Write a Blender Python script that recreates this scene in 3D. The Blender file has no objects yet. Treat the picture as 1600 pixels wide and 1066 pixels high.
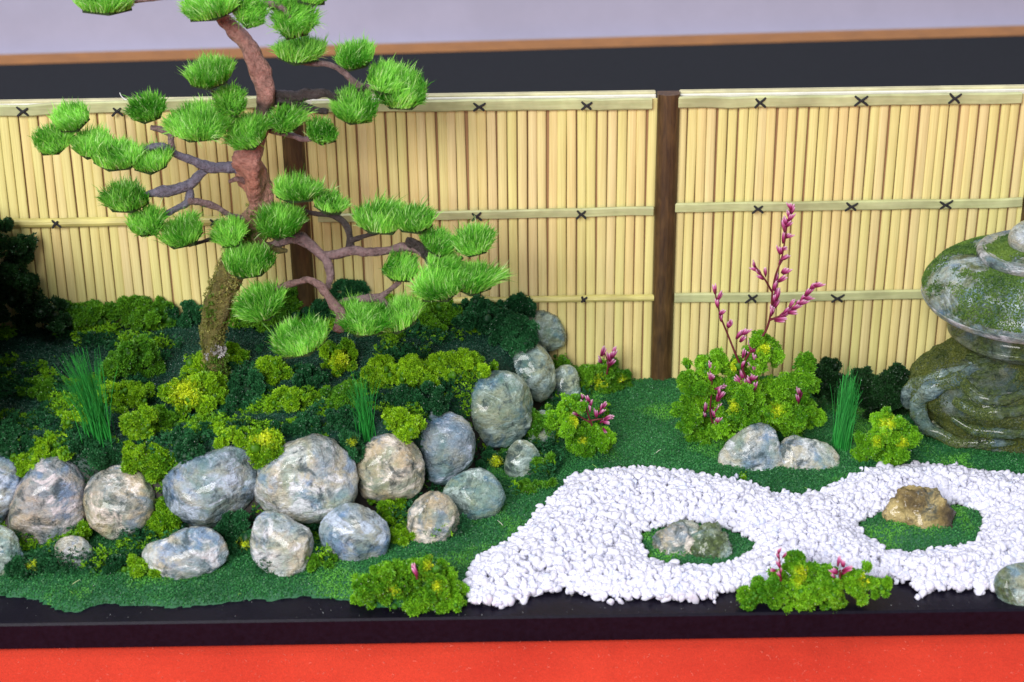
import bpy, math, random
import numpy as np
from mathutils import Matrix, Vector

# ------------------------------------------------------------------ camera, world, lights (1 unit = 1 cm)
sc = bpy.context.scene
col = sc.collection
sc.unit_settings.scale_length = 0.01
R = math.radians
F, PW, PH = 2700.0, 1600.0, 1066.0          # focal length in photo pixels
CAM = np.array((0.0, -46.2, 23.9)); PITCH = R(26.0); ROLL = R(-0.85)
_r0 = np.array((1.0, 0, 0)); _u0 = np.array((0, math.sin(PITCH), math.cos(PITCH)))
FWD = np.array((0, math.cos(PITCH), -math.sin(PITCH)))
RT = _r0 * math.cos(ROLL) + _u0 * math.sin(ROLL)
UP = -_r0 * math.sin(ROLL) + _u0 * math.cos(ROLL)
cd = bpy.data.cameras.new('camera'); cam = bpy.data.objects.new('camera', cd); col.objects.link(cam)
m = Matrix((RT, UP, -FWD)).transposed().to_4x4(); m.translation = Vector(CAM); cam.matrix_world = m
cd.sensor_fit = 'HORIZONTAL'; cd.sensor_width = 36.0; cd.lens = F * 36.0 / PW
cd.clip_start = 0.5; cd.clip_end = 2000.0
cd.dof.use_dof = True; cd.dof.focus_distance = 47.0; cd.dof.aperture_fstop = 0.24
sc.camera = cam
sc.view_settings.view_transform = 'Standard'; sc.view_settings.look = 'None'
sc.view_settings.exposure = -0.12; sc.view_settings.gamma = 1.0
sc.cycles.use_denoising = True
sc.cycles.max_bounces = 6; sc.cycles.diffuse_bounces = 3

world = bpy.data.worlds.new("World"); sc.world = world; world.use_nodes = True
bg = world.node_tree.nodes['Background']; bg.inputs[0].default_value = (0.86, 0.88, 1.0, 1); bg.inputs[1].default_value = 0.41


def area(name, loc, target, sx, sy, power, color):
    l = bpy.data.lights.new(name, 'AREA'); l.shape = 'RECTANGLE'; l.size = sx; l.size_y = sy
    l.energy = power; l.color = color
    o = bpy.data.objects.new(name, l); col.objects.link(o); o.location = loc
    d = Vector(target) - Vector(loc); o.rotation_euler = d.to_track_quat('-Z', 'Y').to_euler()
    return o


area('window_light', (-36, -98, 60), (0, -2, 3), 62, 44, 182000, (1.0, 0.975, 0.96))
area('ceiling_lamp', (-24, -20, 130), (0, -6, 0), 70, 24, 70000, (0.93, 0.95, 1.0))
area('room_lamp', (40, 50, 120), (0, 90, 0), 60, 30, 90000, (0.95, 0.95, 1.0))

# ------------------------------------------------------------------ helpers
rng = np.random.default_rng(7)


def ray(u, v):
    d = FWD * F + RT * (u - PW / 2) - UP * (v - PH / 2)
    return d / np.linalg.norm(d)


def on_y(u, v, y):
    d = ray(u, v); return CAM + d * ((y - CAM[1]) / d[1])


def on_z(u, v, z):
    d = ray(u, v); return CAM + d * ((z - CAM[2]) / d[2])


def scale_at(p):
    return float(np.dot(np.asarray(p) - CAM, FWD)) / F          # cm per photo pixel


def _hash(ix, iy, iz, seed):
    h = (ix * 374761393 + iy * 668265263 + iz * 2147483647 + seed * 974634777) & 0xFFFFFFFF
    h = ((h ^ (h >> 13)) * 1274126177) & 0xFFFFFFFF
    return ((h ^ (h >> 16)) & 0xFFFF) / 65535.0


def vnoise(P, seed=0):
    P = np.asarray(P, float); i = np.floor(P).astype(np.int64); f = P - i; f = f * f * (3 - 2 * f)
    out = np.zeros(len(P))
    for dx in (0, 1):
        for dy in (0, 1):
            for dz in (0, 1):
                w = (f[:, 0] if dx else 1 - f[:, 0]) * (f[:, 1] if dy else 1 - f[:, 1]) * (f[:, 2] if dz else 1 - f[:, 2])
                out += w * _hash(i[:, 0] + dx, i[:, 1] + dy, i[:, 2] + dz, seed)
    return out * 2 - 1


def fbm(P, seed=0, o=3):
    P = np.asarray(P, float); a = 1.0; t = np.zeros(len(P))
    for k in range(o):
        t += a * vnoise(P * (2.03 ** k), seed + k * 17); a *= 0.5
    return t


def sstep(x):
    x = np.clip(x, 0, 1); return x * x * (3 - 2 * x)


def inside(P, poly):
    x, y = P[:, 0], P[:, 1]; c = np.zeros(len(P), bool); n = len(poly)
    for i in range(n):
        x1, y1 = poly[i][:2]; x2, y2 = poly[(i + 1) % n][:2]
        if y1 == y2: continue
        t = ((y1 > y) != (y2 > y)) & (x < (x2 - x1) * (y - y1) / (y2 - y1) + x1)
        c ^= t
    return c


def pdist(P, poly, closed=True):
    d = np.full(len(P), 1e9); n = len(poly)
    for i in range(n if closed else n - 1):
        a = np.array(poly[i][:2]); b = np.array(poly[(i + 1) % n][:2]); ab = b - a
        t = np.clip(((P[:, :2] - a) @ ab) / max(ab @ ab, 1e-9), 0, 1)
        d = np.minimum(d, np.linalg.norm(P[:, :2] - (a + t[:, None] * ab), axis=1))
    return d


class MB:
    """collects vertices, faces, tints and material slots; build() links ONE mesh object"""
    def __init__(s): s.V = []; s.F = []; s.T = []; s.M = []; s.n = 0

    def add(s, V, Fc, tint=(1, 1, 1), mi=0):
        V = np.asarray(V, float); Fc = np.asarray(Fc, np.int64)
        t = np.asarray(tint, float)
        if t.ndim == 1: t = np.tile(t, (len(V), 1))
        s.V.append(V); s.F.append(Fc + s.n); s.T.append(t); s.M.append(np.full(len(Fc), mi)); s.n += len(V)

    def mesh(s, name, mats, smooth=False):
        V = np.concatenate(s.V); T = np.concatenate(s.T)
        me = bpy.data.meshes.new(name)
        me.vertices.add(len(V)); me.vertices.foreach_set('co', V.astype(np.float32).ravel())
        counts = np.concatenate([np.full(len(f), f.shape[1]) for f in s.F])
        loops = np.concatenate([f.ravel() for f in s.F]).astype(np.int32)
        me.loops.add(len(loops)); me.loops.foreach_set('vertex_index', loops)
        me.polygons.add(len(counts))
        st = np.zeros(len(counts), np.int32); st[1:] = np.cumsum(counts)[:-1]
        me.polygons.foreach_set('loop_start', st); me.polygons.foreach_set('loop_total', counts.astype(np.int32))
        me.polygons.foreach_set('material_index', np.concatenate(s.M).astype(np.int32))
        me.polygons.foreach_set('use_smooth', np.full(len(counts), bool(smooth)))
        a = me.attributes.new('tint', 'FLOAT_COLOR', 'POINT')
        a.data.foreach_set('color', np.concatenate([T, np.ones((len(T), 1))], 1).astype(np.float32).ravel())
        for mt in (mats if isinstance(mats, (list, tuple)) else [mats]): me.materials.append(mt)
        me.update(calc_edges=True); me.validate()
        return me

    def build(s, name, mats, parent=None, smooth=False, origin=None):
        if origin is not None:
            s.V = [v - np.asarray(origin) for v in s.V]
        o = bpy.data.objects.new(name, s.mesh(name, mats, smooth)); col.objects.link(o)
        if origin is not None: o.location = origin
        if parent is not None: o.parent = parent
        return o


def tag(o, label=None, cat=None, group=None, kind=None):
    if label: o['label'] = label
    if cat: o['category'] = cat
    if group: o['group'] = group
    if kind: o['kind'] = kind
    return o


def empty(name, loc, label, cat, group=None):
    o = bpy.data.objects.new(name, None); col.objects.link(o); o.location = loc
    o.empty_display_size = 0.5
    return tag(o, label, cat, group)


def ico(sub):
    t = (1 + 5 ** .5) / 2
    V = [(-1, t, 0), (1, t, 0), (-1, -t, 0), (1, -t, 0), (0, -1, t), (0, 1, t), (0, -1, -t), (0, 1, -t), (t, 0, -1), (t, 0, 1), (-t, 0, -1), (-t, 0, 1)]
    Fc = [(0, 11, 5), (0, 5, 1), (0, 1, 7), (0, 7, 10), (0, 10, 11), (1, 5, 9), (5, 11, 4), (11, 10, 2), (10, 7, 6), (7, 1, 8),
          (3, 9, 4), (3, 4, 2), (3, 2, 6), (3, 6, 8), (3, 8, 9), (4, 9, 5), (2, 4, 11), (6, 2, 10), (8, 6, 7), (9, 8, 1)]
    V = [np.array(v) / np.linalg.norm(v) for v in V]
    for _ in range(sub):
        mid = {}; G = []
        def md(a, b):
            k = (min(a, b), max(a, b))
            if k not in mid:
                p = V[a] + V[b]; V.append(p / np.linalg.norm(p)); mid[k] = len(V) - 1
            return mid[k]
        for a, b, c in Fc:
            ab, bc, ca = md(a, b), md(b, c), md(c, a)
            G += [(a, ab, ca), (b, bc, ab), (c, ca, bc), (ab, bc, ca)]
        Fc = G
    return np.array(V), np.array(Fc)


ICO = {k: ico(k) for k in (0, 1, 2, 3, 4)}


def rand_rot(n, g):
    q = g.normal(size=(n, 4)); q /= np.linalg.norm(q, axis=1)[:, None]
    w, x, y, z = q.T
    return np.stack([np.stack([1 - 2 * (y * y + z * z), 2 * (x * y - z * w), 2 * (x * z + y * w)], 1),
                     np.stack([2 * (x * y + z * w), 1 - 2 * (x * x + z * z), 2 * (y * z - x * w)], 1),
                     np.stack([2 * (x * z - y * w), 2 * (y * z + x * w), 1 - 2 * (x * x + y * y)], 1)], 1)


def frames(N, g):
    """rotation matrices whose third column is N, with random spin"""
    N = N / np.linalg.norm(N, axis=1)[:, None]
    A = g.normal(size=N.shape); X = np.cross(A, N); X /= np.linalg.norm(X, axis=1)[:, None]
    Y = np.cross(N, X)
    return np.stack([X, Y, N], 2)


def scatter(mb, tV, tF, P, Rm, S, tint, mi=0):
    """copies of a template at P with rotations and scales S (n,) or (n,3); tint (n,3)"""
    n = len(P); k = len(tV)
    S = np.asarray(S, float)
    if S.ndim == 1: S = np.repeat(S[:, None], 3, 1)
    V = np.einsum('nij,nkj->nki', Rm, tV[None] * S[:, None, :]) + P[:, None, :]
    Fc = (tF[None] + (np.arange(n) * k)[:, None, None]).reshape(-1, tF.shape[1])
    mb.add(V.reshape(-1, 3), Fc, np.repeat(tint, k, 0), mi)


def tube(mb, P, rad, seg=10, tint=(1, 1, 1), bump=0.0, seed=0, freq=3.0, cap=True, twist=0.0, mi=0, ridge=0.0, flat=1.0):
    P = np.asarray(P, float); rad = np.asarray(rad, float); n = len(P)
    Tn = np.gradient(P, axis=0); Tn /= np.linalg.norm(Tn, axis=1)[:, None]
    ref = np.array((0.0, -1, 0.05)); V = []
    for i in range(n):
        x = np.cross(ref, Tn[i]); x /= max(np.linalg.norm(x), 1e-6); y = np.cross(Tn[i], x)
        a = np.arange(seg) * 2 * math.pi / seg + twist * i
        rr = rad[i] * (1 + ridge * np.sin(3 * (a - twist * i * 0.4)))
        V.append(P[i] + (x[None] * np.cos(a)[:, None] + flat * y[None] * np.sin(a)[:, None]) * np.broadcast_to(rr, a.shape)[:, None])
    V = np.concatenate(V)
    if bump:
        C = np.repeat(P, seg, 0); d = V - C
        V = C + d * (1 + bump * fbm(V * freq, seed))[:, None]
    i, j = np.meshgrid(np.arange(n - 1), np.arange(seg), indexing='ij'); i = i.ravel(); j = j.ravel(); k = (j + 1) % seg
    Fc = np.stack([i * seg + j, i * seg + k, (i + 1) * seg + k, (i + 1) * seg + j], 1)
    if np.asarray(tint).ndim == 2: tint = np.repeat(np.asarray(tint), seg, 0)
    base = mb.n
    mb.add(V, Fc, tint, mi)
    if cap:
        for e, r in ((0, -1), (n - 1, 1)):
            c = P[e] + Tn[e] * rad[e] * 0.35 * r
            ring = np.arange(seg) + e * seg; nx = np.roll(ring, -1)
            tri = np.stack([ring, nx, np.full(seg, n * seg)], 1) if r > 0 else np.stack([nx, ring, np.full(seg, n * seg)], 1)
            t = tint if np.asarray(tint).ndim == 1 else tint[e * seg]
            # cap shares coordinates with the tube's end ring
            mb.add(np.vstack([V[ring], c]), np.stack([np.arange(seg), (np.arange(seg) + 1) % seg, np.full(seg, seg)], 1)[:, ::(1 if r > 0 else -1)], t, mi)
    return V


def smooth_path(pts, k):
    """Catmull-Rom through rows of pts, k samples per span"""
    P = np.asarray(pts, float); Q = np.vstack([2 * P[0] - P[1], P, 2 * P[-1] - P[-2]]); out = []
    for i in range(1, len(Q) - 2):
        for t in np.linspace(0, 1, k, endpoint=False):
            a, b, c, d = Q[i - 1], Q[i], Q[i + 1], Q[i + 2]
            out.append(0.5 * ((2 * b) + (c - a) * t + (2 * a - 5 * b + 4 * c - d) * t * t + (3 * b - a - 3 * c + d) * t ** 3))
    out.append(P[-1]); return np.array(out)


def box(mb, x0, x1, y0, y1, z0, z1, bev=0.0, tint=(1, 1, 1), mi=0):
    """box with chamfered edges"""
    b = bev
    if b <= 0:
        V = [(x, y, z) for x in (x0, x1) for y in (y0, y1) for z in (z0, z1)]
        mb.add(V, [(0, 1, 3, 2), (4, 6, 7, 5), (0, 4, 5, 1), (2, 3, 7, 6), (0, 2, 6, 4), (1, 5, 7, 3)], tint, mi); return
    V = []; idx = {}
    for sx in (0, 1):
        for sy in (0, 1):
            for sz in (0, 1):
                X = (x0, x1)[sx]; Y = (y0, y1)[sy]; Z = (z0, z1)[sz]
                dx = b if sx == 0 else -b; dy = b if sy == 0 else -b; dz = b if sz == 0 else -b
                for ax, p in (('x', (X, Y + dy, Z + dz)), ('y', (X + dx, Y, Z + dz)), ('z', (X + dx, Y + dy, Z))):
                    idx[(sx, sy, sz, ax)] = len(V); V.append(p)
    q = []
    I = lambda a, b_, c, ax: idx[(a, b_, c, ax)]
    for s in (0, 1):
        q.append([I(s, 0, 0, 'x'), I(s, 0, 1, 'x'), I(s, 1, 1, 'x'), I(s, 1, 0, 'x')][::(1 if s == 0 else -1)])
        q.append([I(0, s, 0, 'y'), I(1, s, 0, 'y'), I(1, s, 1, 'y'), I(0, s, 1, 'y')][::(1 if s == 0 else -1)])
        q.append([I(0, 0, s, 'z'), I(0, 1, s, 'z'), I(1, 1, s, 'z'), I(1, 0, s, 'z')][::(1 if s == 0 else -1)])
    for a in (0, 1):
        for c in (0, 1):
            q.append([I(a, c, 0, 'x'), I(a, c, 1, 'x'), I(a, c, 1, 'y'), I(a, c, 0, 'y')])
            q.append([I(a, 0, c, 'x'), I(a, 1, c, 'x'), I(a, 1, c, 'z'), I(a, 0, c, 'z')])
            q.append([I(0, a, c, 'y'), I(1, a, c, 'y'), I(1, a, c, 'z'), I(0, a, c, 'z')])
    mb.add(V, q, tint, mi)
    tr = [[I(a, b_, c, 'x'), I(a, b_, c, 'y'), I(a, b_, c, 'z')] for a in (0, 1) for b_ in (0, 1) for c in (0, 1)]
    n0 = mb.n - len(V)
    mb.F.append(np.array(tr) + n0); mb.M.append(np.full(8, mi))


# ------------------------------------------------------------------ materials
def new_mat(name):
    mt = bpy.data.materials.new(name); mt.use_nodes = True
    nt = mt.node_tree; b = nt.nodes['Principled BSDF']
    return mt, nt, b


def N(nt, kind, **kw):
    n = nt.nodes.new(kind)
    for k, v in kw.items():
        if k in n.inputs: n.inputs[k].default_value = v
        else: setattr(n, k, v)
    return n


def ramp(nt, fac, stops):
    n = nt.nodes.new('ShaderNodeValToRGB'); e = n.color_ramp.elements
    while len(e) < len(stops): e.new(0.5)
    for el, (p, c) in zip(e, stops):
        el.position = p; el.color = (*c, 1)
    nt.links.new(fac, n.inputs['Fac']); return n.outputs['Color']


def mixc(nt, fac, a, b, mode='MIX'):
    n = nt.nodes.new('ShaderNodeMix'); n.data_type = 'RGBA'; n.blend_type = mode
    for sock, v in ((n.inputs['Factor'], fac), (n.inputs[6], a), (n.inputs[7], b)):
        if isinstance(v, (int, float)): sock.default_value = v
        elif isinstance(v, tuple): sock.default_value = (*v, 1)
        else: nt.links.new(v, sock)
    return n.outputs[2]


def coords(nt, rnd=True, scale=None):
    tc = nt.nodes.new('ShaderNodeTexCoord'); out = tc.outputs['Object']
    if rnd:
        oi = nt.nodes.new('ShaderNodeObjectInfo')
        mu = N(nt, 'ShaderNodeMath', operation='MULTIPLY'); mu.inputs[1].default_value = 57.0
        nt.links.new(oi.outputs['Random'], mu.inputs[0])
        ad = N(nt, 'ShaderNodeVectorMath', operation='ADD'); nt.links.new(out, ad.inputs[0]); nt.links.new(mu.outputs[0], ad.inputs[1]); out = ad.outputs[0]
    if scale:
        mp = nt.nodes.new('ShaderNodeMapping'); mp.inputs['Scale'].default_value = scale; nt.links.new(out, mp.inputs[0]); out = mp.outputs[0]
    return out


def noise(nt, vec, scale, detail=4, rough=0.55, dist=0.0, out='Fac'):
    n = N(nt, 'ShaderNodeTexNoise', Scale=scale, Detail=detail, Roughness=rough, Distortion=dist)
    nt.links.new(vec, n.inputs['Vector']); return n.outputs[out]


def bump(nt, b, h, strength, dist=0.05):
    n = N(nt, 'ShaderNodeBump', Strength=strength, Distance=dist); nt.links.new(h, n.inputs['Height']); nt.links.new(n.outputs[0], b.inputs['Normal'])


def tinted(name, rough=0.6, spec=0.3, noise_amt=0.0, bumps=None, coat=0.0, trans=0.0, nscale=12):
    """material whose colour is the mesh's own tint attribute"""
    mt, nt, b = new_mat(name)
    at = N(nt, 'ShaderNodeAttribute', attribute_name='tint'); c = at.outputs['Color']
    if noise_amt or bumps: vec = coords(nt)
    if noise_amt:
        f = noise(nt, vec, nscale, 5, 0.65)
        c = mixc(nt, noise_amt, c, ramp(nt, f, [(0.25, (0.25, 0.25, 0.25)), (0.75, (1.35, 1.35, 1.35))]), 'MULTIPLY')
    nt.links.new(c, b.inputs['Base Color'])
    b.inputs['Roughness'].default_value = rough; b.inputs['Specular IOR Level'].default_value = spec
    b.inputs['Coat Weight'].default_value = coat; b.inputs['Coat Roughness'].default_value = 0.15
    if bumps: bump(nt, b, noise(nt, vec, bumps[0], 6, 0.65), bumps[1], bumps[2])
    if trans:
        t = N(nt, 'ShaderNodeBsdfTranslucent'); nt.links.new(c, t.inputs['Color'])
        mx = N(nt, 'ShaderNodeMixShader'); mx.inputs[0].default_value = trans
        nt.links.new(b.outputs[0], mx.inputs[1]); nt.links.new(t.outputs[0], mx.inputs[2])
        nt.links.new(mx.outputs[0], nt.nodes['Material Output'].inputs['Surface'])
    return mt


M_FOAM = tinted('foam_foliage', 0.5, 0.35, trans=0.15)
M_FLOCK = tinted('flock', 0.55, 0.35)
M_NEEDLE = tinted('needles', 0.4, 0.4, trans=0.42)
M_DISC = tinted('pad_backing', 0.7, 0.2)
M_BARK = tinted('bark', 0.42, 0.45, 0.85, (7, 1.0, 0.22), nscale=6)
M_PEBBLE = tinted('white_pebbles', 0.42, 0.4, trans=0.22)
M_FLORET = tinted('floret', 0.5, 0.3, trans=0.2)
M_GRASS = tinted('grass_blades', 0.35, 0.5, trans=0.2)
M_SLAT = None


def slat_mat():
    mt, nt, b = new_mat('bamboo_slat')
    at = N(nt, 'ShaderNodeAttribute', attribute_name='tint')
    oi = nt.nodes.new('ShaderNodeObjectInfo')
    v1 = coords(nt, True, (6, 6, 0.35)); v2 = coords(nt, True, (26, 26, 0.5))
    base = ramp(nt, oi.outputs['Random'], [(0.0, (0.76, 0.63, 0.29)), (0.3, (0.77, 0.69, 0.30)), (0.65, (0.73, 0.68, 0.28)), (1.0, (0.76, 0.64, 0.33))])
    c = mixc(nt, 0.45, base, ramp(nt, noise(nt, v1, 1.0, 4), [(0.3, (0.86, 0.80, 0.68)), (0.7, (1.1, 1.1, 1.08))]), 'MULTIPLY')
    c = mixc(nt, 0.22, c, ramp(nt, noise(nt, v2, 1.0, 3), [(0.35, (0.6, 0.5, 0.35)), (0.6, (1.1, 1.1, 1.1))]), 'MULTIPLY')
    c = mixc(nt, 1.0, c, at.outputs['Color'], 'MULTIPLY')
    nt.links.new(c, b.inputs['Base Color']); b.inputs['Roughness'].default_value = 0.45; b.inputs['Specular IOR Level'].default_value = 0.35
    bump(nt, b, noise(nt, v2, 1.0, 4), 0.25, 0.02)
    return mt


def wood_mat(name, dark, light, sc_=(5, 5, 0.7), rough=0.5):
    mt, nt, b = new_mat(name)
    v = coords(nt, True, sc_)
    f = noise(nt, v, 1.6, 6, 0.6, 0.6)
    f2 = noise(nt, coords(nt, True), 1.1, 3)
    c = ramp(nt, f, [(0.3, dark), (0.7, light)])
    c = mixc(nt, 0.5, c, ramp(nt, f2, [(0.35, (0.45, 0.4, 0.36)), (0.65, (1.1, 1.08, 1.0))]), 'MULTIPLY')
    nt.links.new(c, b.inputs['Base Color']); b.inputs['Roughness'].default_value = rough
    bump(nt, b, f, 0.4, 0.03)
    return mt


def rock_mat(name, moss=0.0, gloss=0.38, warm=0.0):
    mt, nt, b = new_mat(name)
    at = N(nt, 'ShaderNodeAttribute', attribute_name='tint')
    v = coords(nt); vs = coords(nt, True, (0.85, 0.85, 1.3))
    big = noise(nt, vs, 0.7, 7, 0.62, 0.35)
    c = ramp(nt, big, [(0.26, (0.05, 0.085, 0.11)), (0.38, (0.19, 0.26, 0.31)), (0.46, (0.30, 0.33, 0.33)), (0.54, (0.40, 0.37, 0.28)), (0.62, (0.50, 0.52, 0.52)), (0.74, (0.17, 0.25, 0.28))] if not warm else [(0.34, (0.03, 0.022, 0.012)), (0.45, (0.16, 0.13, 0.05)), (0.56, (0.40, 0.36, 0.18)), (0.68, (0.09, 0.06, 0.025))])
    hue = noise(nt, v, 1.25, 7, 0.65, 0.6)
    c = mixc(nt, ramp(nt, hue, [(0.52, (0, 0, 0)), (0.62, (0.7 * (1 - warm),) * 3)]), c, (0.11, 0.21, 0.38))
    hue4 = noise(nt, v, 1.0, 4, 0.6, 0.6)
    c = mixc(nt, ramp(nt, hue4, [(0.46, (0, 0, 0)), (0.66, (0.6 * (1 - warm),) * 3)]), c, (0.10, 0.20, 0.15))      # greenish wash
    hue2 = noise(nt, vs, 1.5, 8, 0.70, 0.7)
    c = mixc(nt, ramp(nt, hue2, [(0.52, (0, 0, 0)), (0.60, (0.9 * (1 - 0.9 * warm),) * 3)]), c, (0.58, 0.60, 0.64))      # dry-brushed pale paint
    hue3 = noise(nt, v, 1.7, 8, 0.70, 0.6)
    c = mixc(nt, ramp(nt, hue3, [(0.53, (0, 0, 0)), (0.63, (0.85, 0.85, 0.85))]), c, (0.03, 0.055, 0.065))  # dark wash
    fine = noise(nt, vs, 8.0, 7, 0.75)
    c = mixc(nt, 0.6, c, ramp(nt, fine, [(0.32, (0.45, 0.45, 0.47)), (0.66, (1.4, 1.4, 1.38))]), 'MULTIPLY')
    c = mixc(nt, 1.0, c, at.outputs['Color'], 'MULTIPLY')
    if moss:
        mm = noise(nt, v, 0.9, 8, 0.72, 0.8)
        g = ramp(nt, noise(nt, v, 9, 7, 0.8), [(0.34, (0.008, 0.022, 0.004)), (0.5, (0.05, 0.085, 0.012)), (0.68, (0.17, 0.24, 0.05))])
        k = 0.62 - 0.25 * moss
        fm = ramp(nt, mm, [(k, (0, 0, 0)), (k + 0.14, (0.92, 0.92, 0.92))])
        c = mixc(nt, fm, c, g)
    nt.links.new(c, b.inputs['Base Color'])
    b.inputs['Roughness'].default_value = gloss; b.inputs['Specular IOR Level'].default_value = 0.5
    b.inputs['Coat Weight'].default_value = 0.45; b.inputs['Coat Roughness'].default_value = 0.1
    h = N(nt, 'ShaderNodeMath', operation='ADD')
    nt.links.new(noise(nt, vs, 5.0, 8, 0.7), h.inputs[0])
    vo = N(nt, 'ShaderNodeTexVoronoi', feature='DISTANCE_TO_EDGE', Scale=0.9); 
    wv = N(nt, 'ShaderNodeVectorMath', operation='ADD'); nt.links.new(v, wv.inputs[0]); nt.links.new(noise(nt, v, 2.0, 4, out='Color'), wv.inputs[1]); nt.links.new(wv.outputs[0], vo.inputs['Vector'])
    cr = N(nt, 'ShaderNodeMapRange'); nt.links.new(vo.outputs['Distance'], cr.inputs[0]); cr.inputs[1].default_value = 0; cr.inputs[2].default_value = 0.02; cr.inputs[3].default_value = -0.12; cr.inputs[4].default_value = 0
    nt.links.new(cr.outputs[0], h.inputs[1])
    rr_ = ramp(nt, hue2, [(0.4, (0.2, 0.2, 0.2)), (0.65, (0.5, 0.5, 0.5))]) if not moss else None
    if rr_ is not None: nt.links.new(rr_, b.inputs['Roughness'])
    bump(nt, b, h.outputs[0], 1.0, 0.17)
    return mt


def plain(name, c, rough=0.5, spec=0.5, nz=None, bm=None, coat=0.0):
    mt, nt, b = new_mat(name)
    b.inputs['Base Color'].default_value = (*c, 1); b.inputs['Roughness'].default_value = rough; b.inputs['Specular IOR Level'].default_value = spec
    b.inputs['Coat Weight'].default_value = coat
    v = coords(nt)
    if nz:
        sc_, lo, hi = nz
        k = mixc(nt, 1.0, c, ramp(nt, noise(nt, v, sc_, 6, 0.7), [(0.3, (lo,) * 3), (0.7, (hi,) * 3)]), 'MULTIPLY'); nt.links.new(k, b.inputs['Base Color'])
    if bm: bump(nt, b, noise(nt, v, bm[0], 6, 0.7), bm[1], bm[2])
    return mt


M_SLAT = slat_mat()
M_POST = wood_mat('dark_post_wood', (0.036, 0.018, 0.006), (0.12, 0.066, 0.021))
M_RAIL = wood_mat('split_bamboo_rail', (0.42, 0.46, 0.22), (0.54, 0.57, 0.31), (0.5, 6, 6), 0.4)
M_RAILY = wood_mat('yellow_bamboo_rail', (0.46, 0.42, 0.13), (0.62, 0.57, 0.2), (0.5, 6, 6), 0.4)
M_CAPW = plain('pale_cap_strip', (0.72, 0.71, 0.62), 0.5, nz=(3, 0.85, 1.08))
M_CAPY = wood_mat('cap_bamboo', (0.50, 0.48, 0.28), (0.66, 0.63, 0.38), (0.5, 6, 6), 0.45)
M_CORD = plain('black_cord', (0.012, 0.012, 0.014), 0.75, bm=(40, 0.5, 0.01))
M_BACKING = plain('brown_backing', (0.34, 0.19, 0.085), 0.8)
M_LACQ = plain('black_lacquer', (0.005, 0.004, 0.009), 0.33, 0.16, nz=(8, 0.7, 1.6), bm=(9, 0.12, 0.02), coat=0.0)
M_ROCK = rock_mat('painted_rock')
M_ROCKM = rock_mat('mossy_rock', 0.75)
M_LANT = rock_mat('lantern_stone', 0.54, 0.22)
M_PALE = rock_mat('pale_rim_paint', -0.25, 0.3)
M_LANTG = rock_mat('lantern_moss_stone', 0.88, 0.25)

# ------------------------------------------------------------------ terrain
def zp(pts, z=0.0):
    return [tuple(on_z(u, v, z)[:2]) for u, v in pts]


MOUND = zp([(-260, 850), (-80, 848), (0, 846), (120, 844), (280, 845), (430, 842), (545, 826), (660, 796), (740, 752), (795, 708), (838, 664), (868, 628), (886, 604)])
MOUND = MOUND + [(MOUND[-1][0] - 0.1, 0.6), (-25, 0.6)]
TURF = zp([(-260, 930), (0, 932), (40, 934), (62, 938), (80, 948), (95, 955), (125, 957), (150, 945), (176, 943), (200, 948), (235, 945), (262, 950), (320, 946), (400, 936), (430, 938), (470, 932), (545, 938),
           (600, 950), (690, 950), (738, 935), (735, 885), (800, 850), (836, 822), (855, 800), (876, 775), (890, 757), (940, 747), (1000, 743), (1060, 750), (1130, 760),
           (1170, 768), (1215, 784), (1280, 784), (1330, 757), (1380, 740), (1460, 737), (1520, 747), (1600, 757), (1800, 775)]) + [(22, -0.02), (-25, -0.02)]


def ell(cx, cy, rx, ry, seed, n=28):
    a = np.arange(n) * 2 * math.pi / n
    k = 1 + 0.07 * np.sin(2 * a + seed) + 0.05 * np.sin(5 * a + 2 * seed)
    return zp(list(zip(cx + rx * k * np.cos(a), cy + ry * k * np.sin(a))))


ISL1 = ell(1087, 857, 86, 38, 1.0); ISL2 = ell(1442, 828, 93, 44, 2.2)


def mound_h(P):
    ins = inside(P, MOUND)
    front = MOUND[:13]
    d = np.where(ins, pdist(P, front, False), 0)
    P3 = np.column_stack([P[:, :2], np.zeros(len(P))])
    return sstep(d / 1.15) * (2.15 + 0.13 * fbm(P3 * 0.55, 5))


def turf_h(P):
    P3 = np.column_stack([P[:, :2], np.zeros(len(P))])
    out = np.zeros(len(P))
    for poly, hh in ((TURF, 0.12), (ISL1, 0.26), (ISL2, 0.26)):
        ins = inside(P, poly); d = np.where(ins, pdist(P, poly), 0)
        out = np.maximum(out, np.where(ins, (0.035 + (hh - 0.035) * sstep(d / (0.22 if hh < .2 else 0.9))) * (1 + 0.22 * fbm(P3 * 1.6, 3)), 0))
    return out


def ground(P):
    P = np.atleast_2d(np.asarray(P, float)); return np.maximum(mound_h(P) , turf_h(P))


def hit(u, v):
    d = ray(u, v)
    t = np.arange(30.0, 75.0, 0.06); P = CAM + t[:, None] * d
    g = ground(P); k = np.where((P[:, 2] <= g) | (P[:, 1] > -0.12))[0]
    return P[k[0]]


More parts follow.
